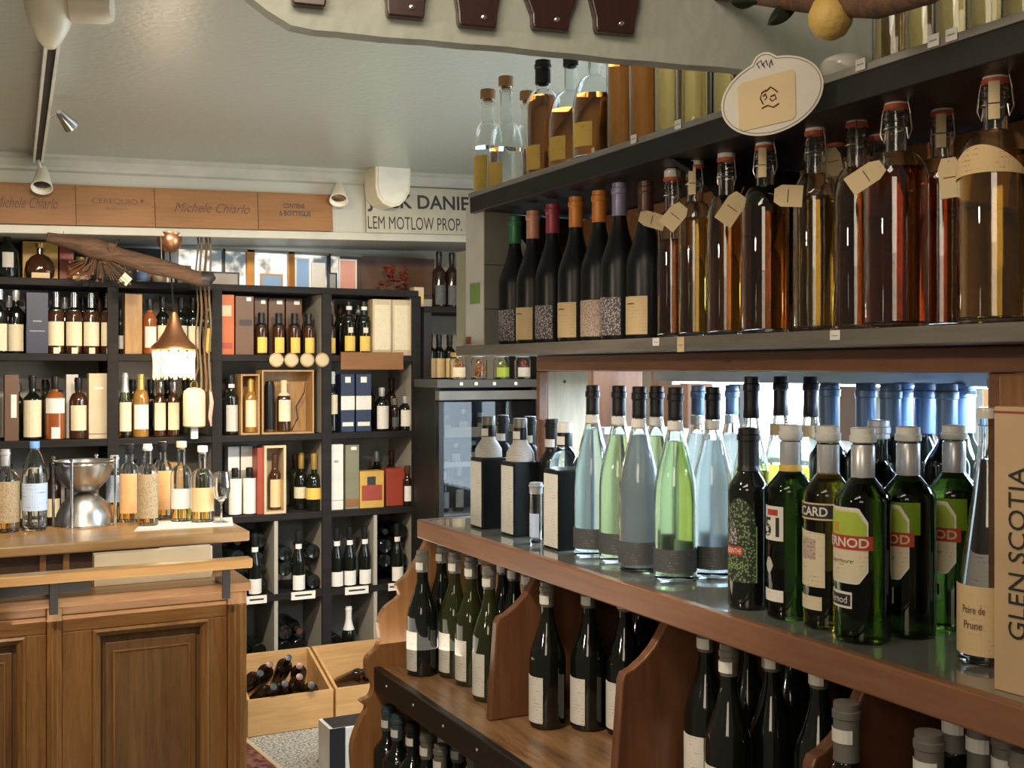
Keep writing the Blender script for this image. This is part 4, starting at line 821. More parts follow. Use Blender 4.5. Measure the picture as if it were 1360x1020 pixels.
bb(269, 693, 600, 'whisky', .043, 'clear_glass', liquid='liq_gold', level=.2, label='label_tan', lz=(.16, .5), lspan=130, cap='foil_white', stopper=1, look='wide clear bottle with tan label and white stopper', name='whisky_bottle')
p = barpos(294, 694); o = thing('wine_glass', 'x', 'glass', p); reg(o, 'empty stemmed tasting glass at the bar corner', PB, 294)
part('bowl', MB().lathe([(.026, .185), (.031, .15), (.032, .12), (.025, .09), (.006, .075), (0, .074), (0, .076), (.006, .078), (.024, .092), (.0305, .12), (.0295, .15), (.0245, .185), (.026, .185)], 28), 'clear_glass', o)
part('stem', MB().lathe([(0, .003), (.030, 0), (.032, .002), (.01, .006), (.004, .015), (.0035, .06), (.006, .074), (0, .0745)], 24), 'clear_glass', o)
p = barpos(262, 700); o = thing('paper_sheet', 'white sheet of paper lying under the tasting bottles on the bar', 'paper', (p.x, p.y, BZ)); part('sheet', MB().prism([(-.22, -.02), (.12, -.03), (.17, .20), (-.15, .22)], .001, lambda u, v, w_: (u, v, .0004+w_)), 'print_white', o)
#================================================================ RIGHT SHELF UNIT
AX, BXf, CX, DX = 1.14, 1.14, 1.10, .98
zA, zB_, zC, zD, zE = .417, .056, -.387, -.745, -1.13
YE = on_z(562, 690, zC).y                       # far end of the unit
us = thing('display_shelf_unit', 'large brown wooden shelf unit with scalloped end and pass-through opening', 'shelf unit', (1.3, YE, 0))
def sp(name, x0, x1, y0, y1, z0, z1, mat, b=.003, lab=None): return part(name, MB().box(x0-1.3, x1-1.3, y0-YE, y1-YE, EYE+z0, EYE+z1), mat, us, b, lab)
yN = .3
sp('shelf_board', CX+.02, 1.62, yN, YE-.012, zC-.030, zC, 'counter_slab', .002, 'glossy dark counter surface')
sp('edge_trim', CX, CX+.02, yN, YE, zC-.045, zC+.002, 'shelf_brown', .003)
sp('edge_trim', CX+.02, 1.62, YE-.012, YE, zC-.045, zC+.002, 'shelf_brown', .003)
sp('shelf_board', BXf, 1.50, yN, on_x(605, BXf).y, zB_-.024, zB_, 'shelf_grey', .002)
yA = on_x(624, AX).y
sp('shelf_board', AX, 1.50, yN, yA, zA-.045, zA, 'shelf_black', .002); sp('edge_rail', AX-.004, AX+.001, yN, yA, zA-.008, zA+.003, 'steel', .001)
sp('shelf_board', DX+.012, 1.55, yN, YE-.03, zD-.025, zD, 'worn_board', .002, 'worn brown board')
sp('edge_trim', DX-.008, DX+.012, yN, YE-.03, zD-.055, zD+.004, 'black_metal', .003, 'black metal edge')
rn_ = random.Random(5)
for k in range(14): y = YE-.12-k*.17; part('rivet', MB().lathe([(0, 0), (.004, 0), (.003, .002), (0, .0025)], 8), 'steel', us).matrix_local = Matrix.Translation((DX-.008-1.3, y-YE, EYE+zD-.022))@Matrix.Rotation(-math.pi/2, 4, 'Y')
sp('shelf_board', .94, 1.55, yN, YE-.03, zE-.03, zE, 'worn_board', .002)
sp('back_panel', 1.56, 1.60, yN, YE-.03, -1.6, zC-.046, 'dark_backing', 0)
# header, posts and pale panel round the opening
yP = on_x(712, 1.25).y; yQ = on_x(1303, 1.25).y
sp('header_board', 1.25, 1.275, yN, yP, -.005, zB_-.025, 'shelf_brown'); sp('post', 1.25, 1.275, yP-.012, yP, zC, -.006, 'shelf_brown')
x9 = on_y(778, yP).x; sp('pale_panel', 1.276, x9, yP-.010, yP, zC+.001, -.006, 'pale_panel', .001, 'pale wooden panel with a small knot')
part('knot', MB().lathe([(0, 0), (.004, 0), (.003, .001), (0, .001)], 10), 'print_brown', us).matrix_local = Matrix.Translation((on_y(747, yP).x-1.3, yP-.0105-YE, EYE-.03))@Matrix.Rotation(math.pi/2, 4, 'X')
sp('post', 1.25, 1.36, yN, yQ-.01, zC+.001, -.006, 'shelf_brown'); sp('post_facing', 1.235, 1.25, yQ-.085, yQ-.04, zC+.001, -.006, 'shelf_side')
sp('lintel', 1.28, 1.58, yQ-.01, yP-.012, -.004, .030, 'dark_backing', 0)
sp('tube_housing', 1.58, 1.62, 1.01, yP, -.03, .03, 'box_white', 0)
# upper backing
ybk = on_x(930, 1.38, 200).y
sp('back_panel', 1.47, 1.49, yN, yA-.02, zB_+.001, zA-.046, 'shelf_back', 0)
sp('back_rail', 1.43, 1.465, yN, 1.62, .25, .369, 'shelf_side'); sp('back_rail', 1.43, 1.465, 1.69, yA-.03, .25, .369, 'shelf_side')
def gusset(y): part('gusset', MB().prism([(1.16, zA-.046), (1.46, zA-.046), (1.46, .10), (1.40, .17), (1.25, .33)], .02, lambda u, v, w_: (u-1.3, y+w_-YE, EYE+v)), 'shelf_black', us, .002)
gusset(1.64); gusset(yA-.03)
gusset(.80)
# scalloped end panel and dividers
def inv(px, y): return on_y(px, y).x
ye = YE-.03
end = [(568, 718), (556, 740), (541, 764), (527, 778), (531, 792), (512, 808), (503, 828), (505, 848), (499, 862), (487, 875), (487, 893), (495, 910), (491, 925), (478, 932), (487, 940), (478, 958), (468, 985), (467, 1010), (470, 1045), (466, 1080)]
pe = [(inv(a, ye), on_y(a, ye, b).z) for a, b in end]
pe = [(1.555, EYE+zC-.046), (max(pe[0][0], CX+.0), EYE+zC-.046)]+pe[1:]+[(pe[-1][0], .0), (1.555, 0)]
def smoothline(P):
    out = []
    for i in range(len(P)-1):
        p0, p1, p2, p3 = P[max(i-1, 0)], P[i], P[i+1], P[min(i+2, len(P)-1)]
        for k in range(3):
            t = k/3; out.append(tuple(.5*(2*p1[j]+(p2[j]-p0[j])*t+(2*p0[j]-5*p1[j]+4*p2[j]-p3[j])*t*t+(3*p1[j]-p0[j]-3*p2[j]+p3[j])*t**3) for j in (0, 1)))
    return out+[P[-1]]
pe2 = pe[:1]+smoothline(pe[1:-2])+pe[-2:]
part('scalloped_end_panel', MB().prism(pe2[::-1], .024, lambda u, v, w_: (u-1.3, ye+.0-w_+.024-YE, v)), 'shelf_side', us, .003)
for y in (2.150, 1.660, 1.185, .70):
    pts = [(1.044, zD+.001), (1.060, -.540), (1.066, -.528), (1.083, -.522), (1.105, -.508), (1.125, -.490), (1.142, -.468), (1.155, -.446), (1.155, zC-.046), (1.555, zC-.046), (1.555, zD+.001)]
    part('divider', MB().prism(pts[::-1], .022, lambda u, v, w_: (u-1.3, y+.011-w_-YE, EYE+v)), 'divider_brown', us, .003)
sp('side_end', 1.02, 1.55, yN, yN+.03, -1.62, zE-.031, 'divider_brown')
sp('kick_board', 1.05, 1.08, yN, YE-.04, -1.62, zE-.031, 'divider_brown')
# cool fluorescent tube behind the header
o = thing('fluorescent_tube', 'cool white fluorescent tube fixed behind the shelf header', 'lamp', (1.60, 1.7, EYE-.026)); part('tube', MB().tube([(0, -.6, 0), (0, .55, 0)], .008, 12), 'tube_glow', o); part('holder', MB().box(-.012, .012, -.62, -.6, -.012, .014).box(-.012, .012, .55, .57, -.012, .014), 'box_white', o)
light('tube_light', 'AREA', (1.60, 1.68, EYE-.045), (1.6, 1.68, EYE-.6), 24, COOL, .04, 1.15).rotation_euler = (0, math.radians(4), 0)
sp('back_counter', 1.66, 2.0, 1.02, YE-.45, -1.62, -.17, 'box_white', .004, 'pale cabinet behind the opening') if False else None
bcn = thing('white_reflector', 'low white cabinet close behind the opening of the shelf unit', 'reflector', (1.68, 1.05, 0)); part('reflector_body', MB().box(0, .34, 0, 1.93, 0, EYE-.20), 'print_white', bcn, .004); part('reflector_top', MB().box(-.01, .35, -.01, 1.94, EYE-.20, EYE-.18), 'ceramic', bcn, .003)  # white body added to catch the tube light and brighten the clear bottles
for k in range(5): part('reflector_panel', MB().box(-.006, 0, .02+k*.375, .37+k*.375, .1, EYE-.22), 'ceramic', bcn, .002)
# bright window in the next room seen through the opening
struct('wall_1', MB().box(1.62, 1.66, yN, 1.0, 0, CEIL), 'plaster')
w2 = struct('window_2', MB().box(3.0, 3.01, 1.6, 4.1, EYE-.75, EYE+.55), 'daylight_pane')
for y in (1.6, 2.35, 3.1, 3.75, 4.08): struct('mullion', MB().box(2.96, 2.999, y-.035, y+.035, EYE-.75, EYE+.55), 'box_white' if y != 3.75 else 'box_dark', w2)
struct('window_frame', MB().box(2.95, 2.999, 1.55, 4.15, EYE-.79, EYE-.75).box(2.95, 2.999, 1.55, 4.15, EYE+.55, EYE+.59), 'box_white', w2)
# furniture glimpsed through the opening
def rear_thing(px, w_, d, z0, z1, mat, name, label, cat):
    p = Vector(ray(px, 490))*d; o = thing(name, label, cat, (p.x, p.y, 0)); 
    part('side_panel', MB().box(-w_, w_, -.10, .10, 0, EYE+z1-.02), mat, o, .004); part('top', MB().box(-w_-.01, w_+.01, -.11, .11, EYE+z1-.02, EYE+z1), mat, o, .003); return o
rear_thing(800, .10, 3.9, 0, .02, 'divider_brown', 'display_column', 'dark brown column beyond the opening near the pale panel', 'column')
rear_thing(1118, .04, 3.0, 0, .03, 'box_brown', 'display_column', 'narrow brown column beyond the opening above the blue capsules', 'column')
rear_thing(1272, .035, 3.15, 0, .0, 'print_orange', 'banner_stand', 'orange strip stand beyond the opening near the dark post', 'stand')
rear_thing(905, .05, 3.6, 0, .02, 'divider_brown', 'display_column', 'lower brown column beyond the opening behind clear bottles', 'column')
rear_thing(1228, .10, 2.9, 0, -.03, 'box_white', 'display_column', 'white display stand beyond the opening', 'stand')
#================================================================ BOTTLES ON THE RIGHT UNIT
def R_(px, py, z): return on_z(px, py, z)
AZ = -158
# counter C: clear flutes
PC = 'on counter shelf'
def fl(px, py, body='clear_pale', liq='liq_clear', cap='foil_black', lab='label_dark', look='', level=.72, H=.352, R=.040, **k):
    return bottle('flute', R_(px, py, zC), R, H, body, cap, .17, lab, (.045, .165), 170, az=AZ+20, seg=36, liquid=liq, level=level, name='brandy_bottle', look=look, place=PC, px=px, neck_tag=.80, **k)
fl(787, 742, 'clear_pale', 'liq_frost', look='tall clear flute bottle with dark band label', level=.74)
fl(822, 744, liq='liq_limefrost', look='tall pale green flute bottle with dark band label')
fl(849, 757, 'clear_glass', 'milky', look='tall frosty white blue flute bottle', level=.74)
fl(897, 768, liq='liq_limefrost', look='tall yellow green flute bottle standing foremost')
fl(872, 748, liq='liq_limefrost', look='pale green flute bottle half hidden')
fl(947, 764, 'clear_glass', 'liq_frost', look='tall bluish clear flute bottle')
fl(927, 738, 'clear_glass', 'liq_frost', cap='foil_blue', look='clear flute bottle with blue capsule behind')
fl(972, 738, 'clear_glass', 'liq_frost', cap='foil_blue', look='blue capped clear flute bottle behind the dark ones')
for px, lk in ((998, 'first'), (1037, 'mid'), (1077, 'last')):
    bottle('flute', R_(px, 772 if px != 1077 else 776, zC), .036, .372, 'clear_pale', 'foil_black', .2, None, (.05, .3), 120, az=AZ, seg=28, liquid='liq_yellow', level=.55, name='liqueur_bottle', look='bright yellow liqueur bottle with tall black capsule', place=PC, px=px, lbl2=('label_tan', (.70, .76), 90))
for px, py in ((1102, 778), (1150, 783), (1183, 795), (1199, 776), (1228, 790), (1257, 797), (1281, 786)):
    bottle('bordeaux', R_(px, py, zC), .036, .362, 'dark_glass', 'foil_blue', .24, 'label_grey', (.1, .4), 120, az=AZ, seg=20, look='tall dark bottle with steel blue capsule', place=PC, px=px, name='wine_bottle', caprad=.0036)
# front row of aniseed and absinthe bottles
def front(px, py, R, H, body, cap, look, cl_=.1):
    return bottle('pastis', R_(px, py, zC), R, H, body, cap, cl_, None, az=AZ, seg=40, name='aperitif_bottle', look=look, place=PC, px=px, caprad=.0032)
b = front(994, 806, .033, .290, 'dark_glass', 'foil_black', 'dark absinthe bottle with ornate green and red label', .24); b.rotation_euler.z = math.radians(-10)
part('label', MB().patch(.0331, -195, -95, .045, lambda u: .125+.055*math.sqrt(max(0, 1-(1-2*u)**2)), 16), 'label_green', b, label='ornate green label with arched top')
part('label_border', MB().patch(.0336, -98, -95, .045, .135, 2), 'print_green', b)
part('red_band', MB().patch(.0337, -190, -135, .088, .102, 8), 'print_red', b); part('lettering', text_cyl('ABSINTHE', .0345, -190, -138, .091, .099), 'print_white', b)
part('figure_motif', MB().patch(.0338, -180, -150, .105, lambda u: .115+.03*math.sin(u*3.1), 6), 'label_floral', b); part('lettering', text_cyl('absolo', .0342, -185, -118, .066, .080), 'print_green', b)
b = front(1050, 819, .037, .299, 'glass_deepgreen', 'foil_white', 'dark green pastis bottle with white number label', .08); b.rotation_euler.z = math.radians(-20)
part('neck_foil', MB().lathe([(.0152, .222), (.0166, .226), (.0164, .273), (.0152, .274)], 24), 'foil_silver', b); part('gold_collar', MB().lathe([(.0166, .222), (.0178, .224), (.0178, .236), (.0166, .238)], 24), 'label_yellow', b)
part('label', MB().patch(.0371, -202, -128, .122, .175, 10), 'print_white', b); part('lettering', text_cyl('51', .0382, -190, -138, .128, .158), 'print_black', b); part('red_mark', MB().patch(.0377, -175, -142, .161, .170, 5), 'print_red', b)
part('label', MB().patch(.0371, -196, -128, .028, .046, 10), 'label_white', b); part('medallion', MB().patch(.0371, -186, -156, lambda u: .083-.013*math.sin(u*math.pi), lambda u: .083+.013*math.sin(u*math.pi), 8), 'label_grey', b)
part('liquid_shadow', MB().lathe([(0, .006), (.035, .007), (.035, .105), (0, .105)], 32), 'bottle_lime', b) if False else None
b = front(1100, 832, .037, .301, 'glass_olive', 'foil_white', 'olive pastis bottle with black band and cream label', .08); b.rotation_euler.z = math.radians(-22)
part('neck_foil', MB().lathe([(.0152, .222), (.0166, .226), (.0164, .273), (.0152, .274)], 24), 'foil_silver', b); part('gold_collar', MB().lathe([(.0160, .222), (.0176, .224), (.0176, .230), (.0160, .232)], 24), 'label_yellow', b)
part('black_band', MB().patch(.0371, -215, -95, .166, .186, 16), 'print_black', b); part('band_edge', MB().patch(.0374, -215, -95, .186, .1885, 16).patch(.0374, -215, -95, .1635, .166, 16), 'label_tan', b)
part('lettering', text_cyl('RICARD', .0382, -208, -112, .169, .183), 'print_white', b)
part('label', MB().patch(.0371, -205, -118, .064, lambda u: .148-.004*u, 12), 'label_cream', b); part('grape_motif', MB().patch(.0377, -182, -140, .105, .135, 6), 'label_floral_red', b); part('label', MB().patch(.0371, -205, -125, .030, .050, 10), 'label_cream', b)
def pernod(px, py, dim, look):
    b = front(px, py, .0395, .302, 'glass_green', 'foil_white', look, .07); b.rotation_euler.z = math.radians(-24 if not dim else -34)
    part('neck_foil', MB().lathe([(.0156, .222), (.0168, .226), (.0166, .277), (.0152, .279)], 28), 'foil_silver', b)
    a0, a1 = -215, -100
    cut = lambda u: min(1, min(u, 1-u)/.16)
    part('green_band', MB().patch(.0396, a0-8, a1+22, .150, .196, 18), 'bottle_lime', b) if dim else None
    lo = lambda u: .103-.018*cut(u); hi = lambda u: .172+.020*cut(u)
    part('label_border', MB().patch(.0400, a0, a1, lo, hi, 20), 'label_white', b)
    u2 = lambda f: f
    part('label', MB().patch(.0404, a0+3, a1-3, lambda u: lo(u)+.003, lambda u: hi(u)-.003, 20), 'label_cream', b)
    part('label_sky', MB().patch(.0407, a0+4, a1-4, .150, lambda u: .168+.018*cut(u), 20), 'print_lime', b)
    part('red_band', MB().patch(.0412, a0-2, a1+9, .133, .153, 20), 'print_red', b)
    part('lettering', text_cyl('PERNOD', .0424, a0+8, a1+1, .1365, .1500), 'label_tan' if dim else 'print_white', b)
    part('sun_motif', MB().patch(.0413, -178, -164, .157, .170, 4), 'print_orange', b)
    part('lettering', text_cyl('Superieure', .0412, -190, -130, .112, .120), 'print_brown', b)
    part('oval_border', MB().patch(.0397, -205, -132, .050, .073, 12), 'print_white', b); part('oval_field', MB().patch(.0402, -202, -135, .0535, .0695, 12), 'print_black', b); part('lettering', text_cyl('Pernod', .0412, -195, -142, .057, .067), 'print_white', b)
    return b
pernod(1146, 849, 0, 'front dark green aniseed bottle with full cream and red label'); pernod(1206, 843, 1, 'dark green aniseed bottle with lime green label'); pernod(1267, 835, 1, 'green aniseed bottle partly hidden by the clear cone bottle')
front(1167, 806, .037, .303, 'glass_green', 'foil_silver', 'green bottle hidden directly behind the front aniseed bottle')
bottle('bordeaux', R_(1331, 846, zC), .038, .385, 'dark_glass', 'foil_black', .2, 'label_grey', (.1, .3), 100, az=AZ, seg=28, look='tall black capped bottle rising behind the tan whisky carton', place=PC, px=1331, caprad=.005)
b = bottle('cone', R_(1312, 878, zC), .038, .335, 'clear_glass', 'ceramic', .04, 'label_tan', (.04, .31), 150, az=AZ+4, seg=40, liquid='liq_clear', level=.8, name='eau_de_vie_bottle', look='clear cone shaped bottle with tan handwritten label', place=PC, px=1312)
part('lettering', text_cyl('Poire de', .0398, -190, -145, .068, .078), 'print_brown', b); part('lettering', text_cyl('Prune', .0398, -187, -150, .048, .058), 'print_brown', b)
# whisky carton
p = R_(1320, 915, zC); o = thing('whisky_carton', 'tall tan whisky carton with large vertical black lettering at the picture edge', 'box', (p.x, p.y, p.z), math.radians(5))
part('carton_body', MB().box(0, .088, -.092, 0, 0, .342), 'box_scotch', o, .0015); part('lid_edge', MB().box(-.0008, .0885, -.0928, .0005, .334, .3365), 'box_red', o); part('lettering', text_on(MB(), 'GLEN SCOTIA', lambda u, v: (-.0014, -.020-.023*(1-v), .066+.205*u)), 'print_black', o)
# black square oil bottles on the left
for px, py, h, tagc in ((641, 706, .172, 1), (683, 716, .172, 1), (742, 734, .172, 1)):
    p = R_(px+8, py-6, zC); o = thing('liqueur_bottle', 'x', 'bottle', p); s_ = .034; H = .172
    part('square_body', MB().box(-s_, s_, -s_, s_, 0, H), 'matte_black', o, .004); part('side_label', MB().box(-s_-.001, -s_, -s_*.88, s_*.88, .006, H-.01), 'label_white', o)
    part('shoulder', MB().lathe([(s_*.98, H+.0005), (s_*.95, H+.02), (s_*.72, H+.034), (.018, H+.042), (.017, H+.05), (0, H+.05)], 24), 'label_grey' if px < 700 else 'glass_smoke', o)
    part('neck', MB().lathe([(.017, H+.048), (.017, H+.075), (.015, H+.08), (0, H+.08)], 24), 'matte_black', o)
    part('cap', MB().lathe([(0, H+.078), (.0165, H+.078), (.0165, H+.098), (.015, H+.1), (0, H+.1)], 20), 'foil_grey' if px < 700 else 'foil_white', o)
    part('price_sticker', MB().patch(.0174, -190, -120, H+.052, H+.070, 6), 'sticker', o)
    reg(o, 'square matte black bottle with white side label', PC, px)
for px, py, lk in ((668, 694, 0), (704, 700, 1), (733, 712, 2)):
    p = R_(px, py, zC); bottle('bordeaux', p, .032, .27, 'matte_black', 'foil_black', .25, 'label_dark', (.1, .4), 110, az=AZ, look='slim matte black bottle behind square bottles', place=PC, px=px, neck_tag=.8)
p = R_(712, 722, zC); bottle('bordeaux', p, .014, .135, 'clear_glass', 'foil_silver', .18, 'label_blue', (.12, .5), 130, az=AZ, seg=20, look='miniature clear bottle between the square black bottles', place=PC, px=712, name='miniature_bottle')
o = thing('glossy_box', 'long glossy dark blue box with lit top on the counter shelf behind square bottles', 'box', (1.462, on_x(722, 1.462).y-.03, EYE+zC)); part('box_body', MB().box(-.06, .09, -.13, .13, 0, .215), 'box_navy', o, .004); part('box_lid', MB().box(-.063, .093, -.133, .133, .216, .236), 'counter_slab', o, .002)
# shelf B
PBs = 'on grey middle shelf'
def bs(px, kind, R, H, body, x=1.195, **k): p = on_x(px, x); return bottle(kind, (x, p.y, EYE+zB_), R, H, body, az=k.pop('az', AZ-8), place=PBs, px=px, seg=k.pop('seg', 28), **k)
pw_ = [(684, 'foil_green', 'label_floral', .298, 'with green capsule and floral label'), (708, 'foil_salmon', 'label_tan', .298, 'with salmon capsule and plain cream label'), (734, 'foil_magenta', 'label_floral', .303, 'with magenta capsule and floral label'), (765, 'foil_orange', 'label_tan', .303, 'with orange capsule and cream label'), (796, 'foil_orange', 'label_floral_red', .305, 'with orange capsule and reddish floral label'), (823, 'foil_lilac', 'label_floral', .308, 'with lilac capsule and floral label'), (858, 'foil_brown', 'label_tan', .300, 'with dark brown capsule and cream label')]
for i, (px, cp, lb, h, lk) in enumerate(pw_):
    b = bs(px, 'burgundy', .038, h, 'matte_black', cap=cp, caplen=.21, label=lb, lz=(.03, .27), lspan=92, look='matte black wine bottle '+lk, x=1.185 if i % 2 else 1.205)
    if lb == 'label_tan': part('print_line', MB().patch(.0386, AZ-30, AZ-2, h*.22, h*.226, 5), 'print_black', b)
for (px, x, R, H, liq, lvl, lk) in ((893, 1.22, .029, .315, 'liq_brown', .62, 'narrow swing top bottle of dark liquid with paper tags'), (923, 1.215, .030, .325, 'liq_gold', .70, 'swing top bottle of golden liqueur'), (965, 1.22, .034, .325, 'liq_amber', .68, 'swing top bottle of amber liqueur'),
        (1016, 1.22, .039, .328, 'liq_brown', .70, 'swing top bottle of dark brown liqueur with wide shoulders'), (1083, 1.215, .034, .328, 'liq_gold', .68, 'swing top bottle of bright golden liqueur'), (1112, 1.33, .033, .335, 'liq_brown', .7, 'swing top bottle half hidden behind paper tag'),
        (1138, 1.235, .033, .330, 'liq_brown', .72, 'very dark swing top bottle with white stopper'), (1168, 1.34, .034, .33, 'liq_brown', .7, 'dark swing top bottle behind the red brown one'), (1190, 1.205, .044, .330, 'liq_red', .72, 'large swing top bottle of red brown liqueur'),
        (1252, 1.27, .042, .330, 'liq_red', .72, 'dark red swing top bottle behind paper tag'), (1322, 1.205, .046, .330, 'liq_gold', .70, 'largest swing top bottle of golden green liqueur')):
    p = on_x(px, x); o = thing('swing_top_bottle', 'x', 'bottle', (x, p.y, EYE+zB_)); prof_, rn = outline('swing', R, H-.02); RAD.append([o, R])
    part('glass_body', shell_mb(prof_, 36, .003), 'clear_glass', o); part('liquid', liquid_mb(prof_, 36, lvl*(H-.02), .0036), liq, o)
    h_ = H-.02
    part('stopper', MB().lathe([(0, h_-.002), (.011, h_-.002), (.0155, h_+.004), (.0155, h_+.016), (.012, h_+.02), (0, h_+.021)], 24), 'ceramic', o); part('gasket', MB().lathe([(.0145, h_-.004), (.0168, h_-.002), (.0168, h_+.003), (.0145, h_+.004)], 24), 'rubber_red', o)
    ra_ = math.radians(AZ-40+rn_.uniform(-30, 30)); cc, sn = math.cos(ra_+math.pi/2), math.sin(ra_+math.pi/2)
    def bail(sg_): return [(cc*sg_*.005, sn*sg_*.005, h_+.021), (cc*sg_*.017, sn*sg_*.017, h_+.018), (cc*sg_*.023, sn*sg_*.023, h_-.012), (cc*sg_*.026, sn*sg_*.026, h_-.034), (cc*sg_*.020, sn*sg_*.020, h_-.046), (cc*sg_*.0165, sn*sg_*.0165, h_-.03)]
    part('wire_bail', MB().tube(bail(1), .0011, 6).tube(bail(-1), .0011, 6), 'wire', o); part('wire_collar', MB().tube([(.0168*math.cos(k*math.pi/8), .0168*math.sin(k*math.pi/8), h_-.03) for k in range(17)], .001, 5), 'wire', o)
    if px in (923, 1016, 1322, 1252): part('neck_strip', MB().patch(.0162, AZ-12, AZ+36, h_-.05, h_-.002, 5), 'tag_paper', o)
    if px == 1322: part('shoulder_label', MB().patch(.0468, -235, -95, lambda u: .185+.004*math.sin(u*3), lambda u: .192+.032*math.sin(u*math.pi), 20), 'label_kraft', o, label='curved tan paper label draped round the shoulder')
    reg(o, lk, PBs, px)
def tagat(px, py, x, rot, w_, h_, label):
    p = on_x(px, x, py); o = thing('paper_tag', label, 'tag', p, 0); d = Vector((-p.x, -p.y, 0)).normalized(); az_ = math.atan2(d.y, d.x)+math.pi/2; o.rotation_euler = (0, 0, az_+rot[0])
    c, s2 = math.cos(rot[1]), math.sin(rot[1]); q_ = [(-w_, -h_), (w_, -h_), (w_, h_*.5), (w_*.6, h_), (-w_*.6, h_), (-w_, h_*.5)]
    part('card', MB().prism([(u*c-v*s2, u*s2+v*c) for u, v in q_], .0012, lambda u, v, ww_: (u, ww_, v)), 'tag_paper', o)
    part('string', MB().tube([(-s2*h_*.8, 0, c*h_*.8), (-s2*h_*1.4, .006, c*h_*1.4+.004)], .0007, 5), 'rope', o)
    part('handwriting', MB().prism([(u*c-v*s2, u*s2+v*c) for u, v in ((-w_*.6, 0), (w_*.6, .0), (w_*.6, .0012), (-w_*.6, .0012))], .0004, lambda u, v, ww_: (u, -.0006+ww_, v)), 'print_brown', o)
tagat(866, 292, 1.15, (.2, 1.3), .014, .024, 'paper tag hanging from the narrow dark swing top bottle'); tagat(896, 287, 1.15, (.1, -.7), .016, .024, 'kraft paper tag over the golden swing top bottle'); tagat(972, 277, 1.15, (.3, -.6), .016, .028, 'folded paper tag on the amber swing top bottle')
tagat(1047, 260, 1.15, (0, 1.5), .0165, .021, 'square paper tag right of the wide shouldered bottle'); tagat(1150, 234, 1.13, (0, -1.0), .014, .026, 'slanted paper tag left of the red brown bottle'); tagat(1106, 215, 1.25, (.3, .2), .014, .022, 'brownish round cornered tag behind the golden bottle'); tagat(1262, 236, 1.17, (.0, .1), .014, .026, 'pale paper tag between the red bottle and largest bottle')
# cartons at the far end of shelf B
y_ = on_x(643, 1.155).y
o = carton('wine_carton', 1.155, 1.235, y_, y_+.10, EYE+zB_, .335, 'box_grey', 'tall grey and white carton', None, 0, (('box_white', .0, 1, 0, 1), ), face='x'); o['label'] = 'tall white and grey carton with green square beside the black bottles'
part('green_square', MB().box(-.0422, -.0412, .02, .075, .10, .15), 'print_green', o); part('red_square', MB().box(-.0422, -.0412, .07, .098, .004, .022), 'box_red', o)
for z in (.085, .19): part('fold_line', MB().box(-.04, .04, -.0005, .001, z, z+.0015), 'box_dark', o)
y2 = on_x(619, 1.16).y; o = carton('wine_carton', 1.16, 1.235, y2-.008, on_x(606, 1.16).y, EYE+zB_, .235, 'box_green', 'x', None, 0); o['label'] = 'shorter pale green carton at the very end of the grey middle shelf'
# shelf A
PA = 'on black top shelf'
def as_(px, kind, R, H, body, x=1.2, **k): p = on_x(px, x); return bottle(kind, (x, p.y, EYE+zA), R, H, body, az=k.pop('az', AZ), place=PA, px=px, seg=k.pop('seg', 28), **k)
as_(648, 'whisky', .034, .235, 'clear_glass', liquid='liq_clear', level=.5, cap='cork', stopper=1, label='label_yellow', lz=(.05, .40), lspan=80, look='clear grappa bottle with cork and yellow label', name='grappa_bottle', x=1.19)
as_(672, 'round', .042, .25, 'clear_glass', liquid='liq_clear', level=.4, cap='cork', stopper=1, label='label_yellow', lz=(.04, .26), lspan=60, look='round clear grappa bottle with cork', name='grappa_bottle', x=1.20)
as_(700, 'whisky', .034, .255, 'clear_glass', liquid='liq_deep', level=.5, cap='cork', stopper=1, look='amber grappa bottle with cork set back', name='grappa_bottle', x=1.32)
as_(721, 'whisky', .038, .268, 'clear_glass', liquid='liq_deep', level=.70, cap='foil_black', caplen=.2, caprad=.003, label='label_yellow', lz=(.08, .28), lspan=60, look='amber brandy bottle with black cap', name='brandy_bottle', x=1.185)
as_(758, 'round', .050, .28, 'clear_glass', liquid='liq_deep', level=.5, cap='foil_black', caplen=.16, caprad=.003, label='label_yellow', lz=(.10, .28), lspan=50, look='round bellied orange brandy bottle', name='brandy_bottle', x=1.23)
as_(790, 'round', .046, .27, 'clear_glass', liquid='liq_deep', level=.5, cap='foil_black', caplen=.2, caprad=.003, label='label_yellow', lz=(.10, .28), lspan=60, look='dark amber brandy bottle with black cap', name='brandy_bottle', x=1.19)
for px, x, liq in ((828, 1.2, 'liq_amber'), (858, 1.2, 'liq_brown'), (893, 1.2, 'liq_gold'), (922, 1.2, 'liq_gold'), (948, 1.23, 'liq_amber'), (972, 1.2, 'liq_gold'), (1004, 1.2, 'liq_gold')):
    as_(px, 'swing', .034, .30, 'clear_glass', liquid='liq_old' if liq == 'liq_gold' else 'liq_deep', level=.6, cap='ceramic', caplen=.05, look={'liq_amber': 'tall amber', 'liq_brown': 'tall brown', 'liq_gold': 'tall golden'}[liq]+' infusion bottle under the ceiling edge', name='infusion_bottle', x=x)
for px, x, liq in ((1192, 1.185, 'liq_gold'), (1236, 1.19, 'liq_gold'), (1278, 1.2, 'liq_yellow'), (1322, 1.2, 'liq_gold'), (1372, 1.2, 'liq_gold')):
    as_(px, 'swing', .036, .30, 'clear_glass', liquid='liq_old', level=.55, cap='ceramic', caplen=.05, look='pale golden infusion bottle at near end', name='infusion_bottle', x=x)
o = thing('fluted_dish', 'white fluted dish on the black top shelf right of the oval board', 'dish', (1.19, on_x(1124, 1.19).y, EYE+zA)); mb = MB(); n = 48; vs = []
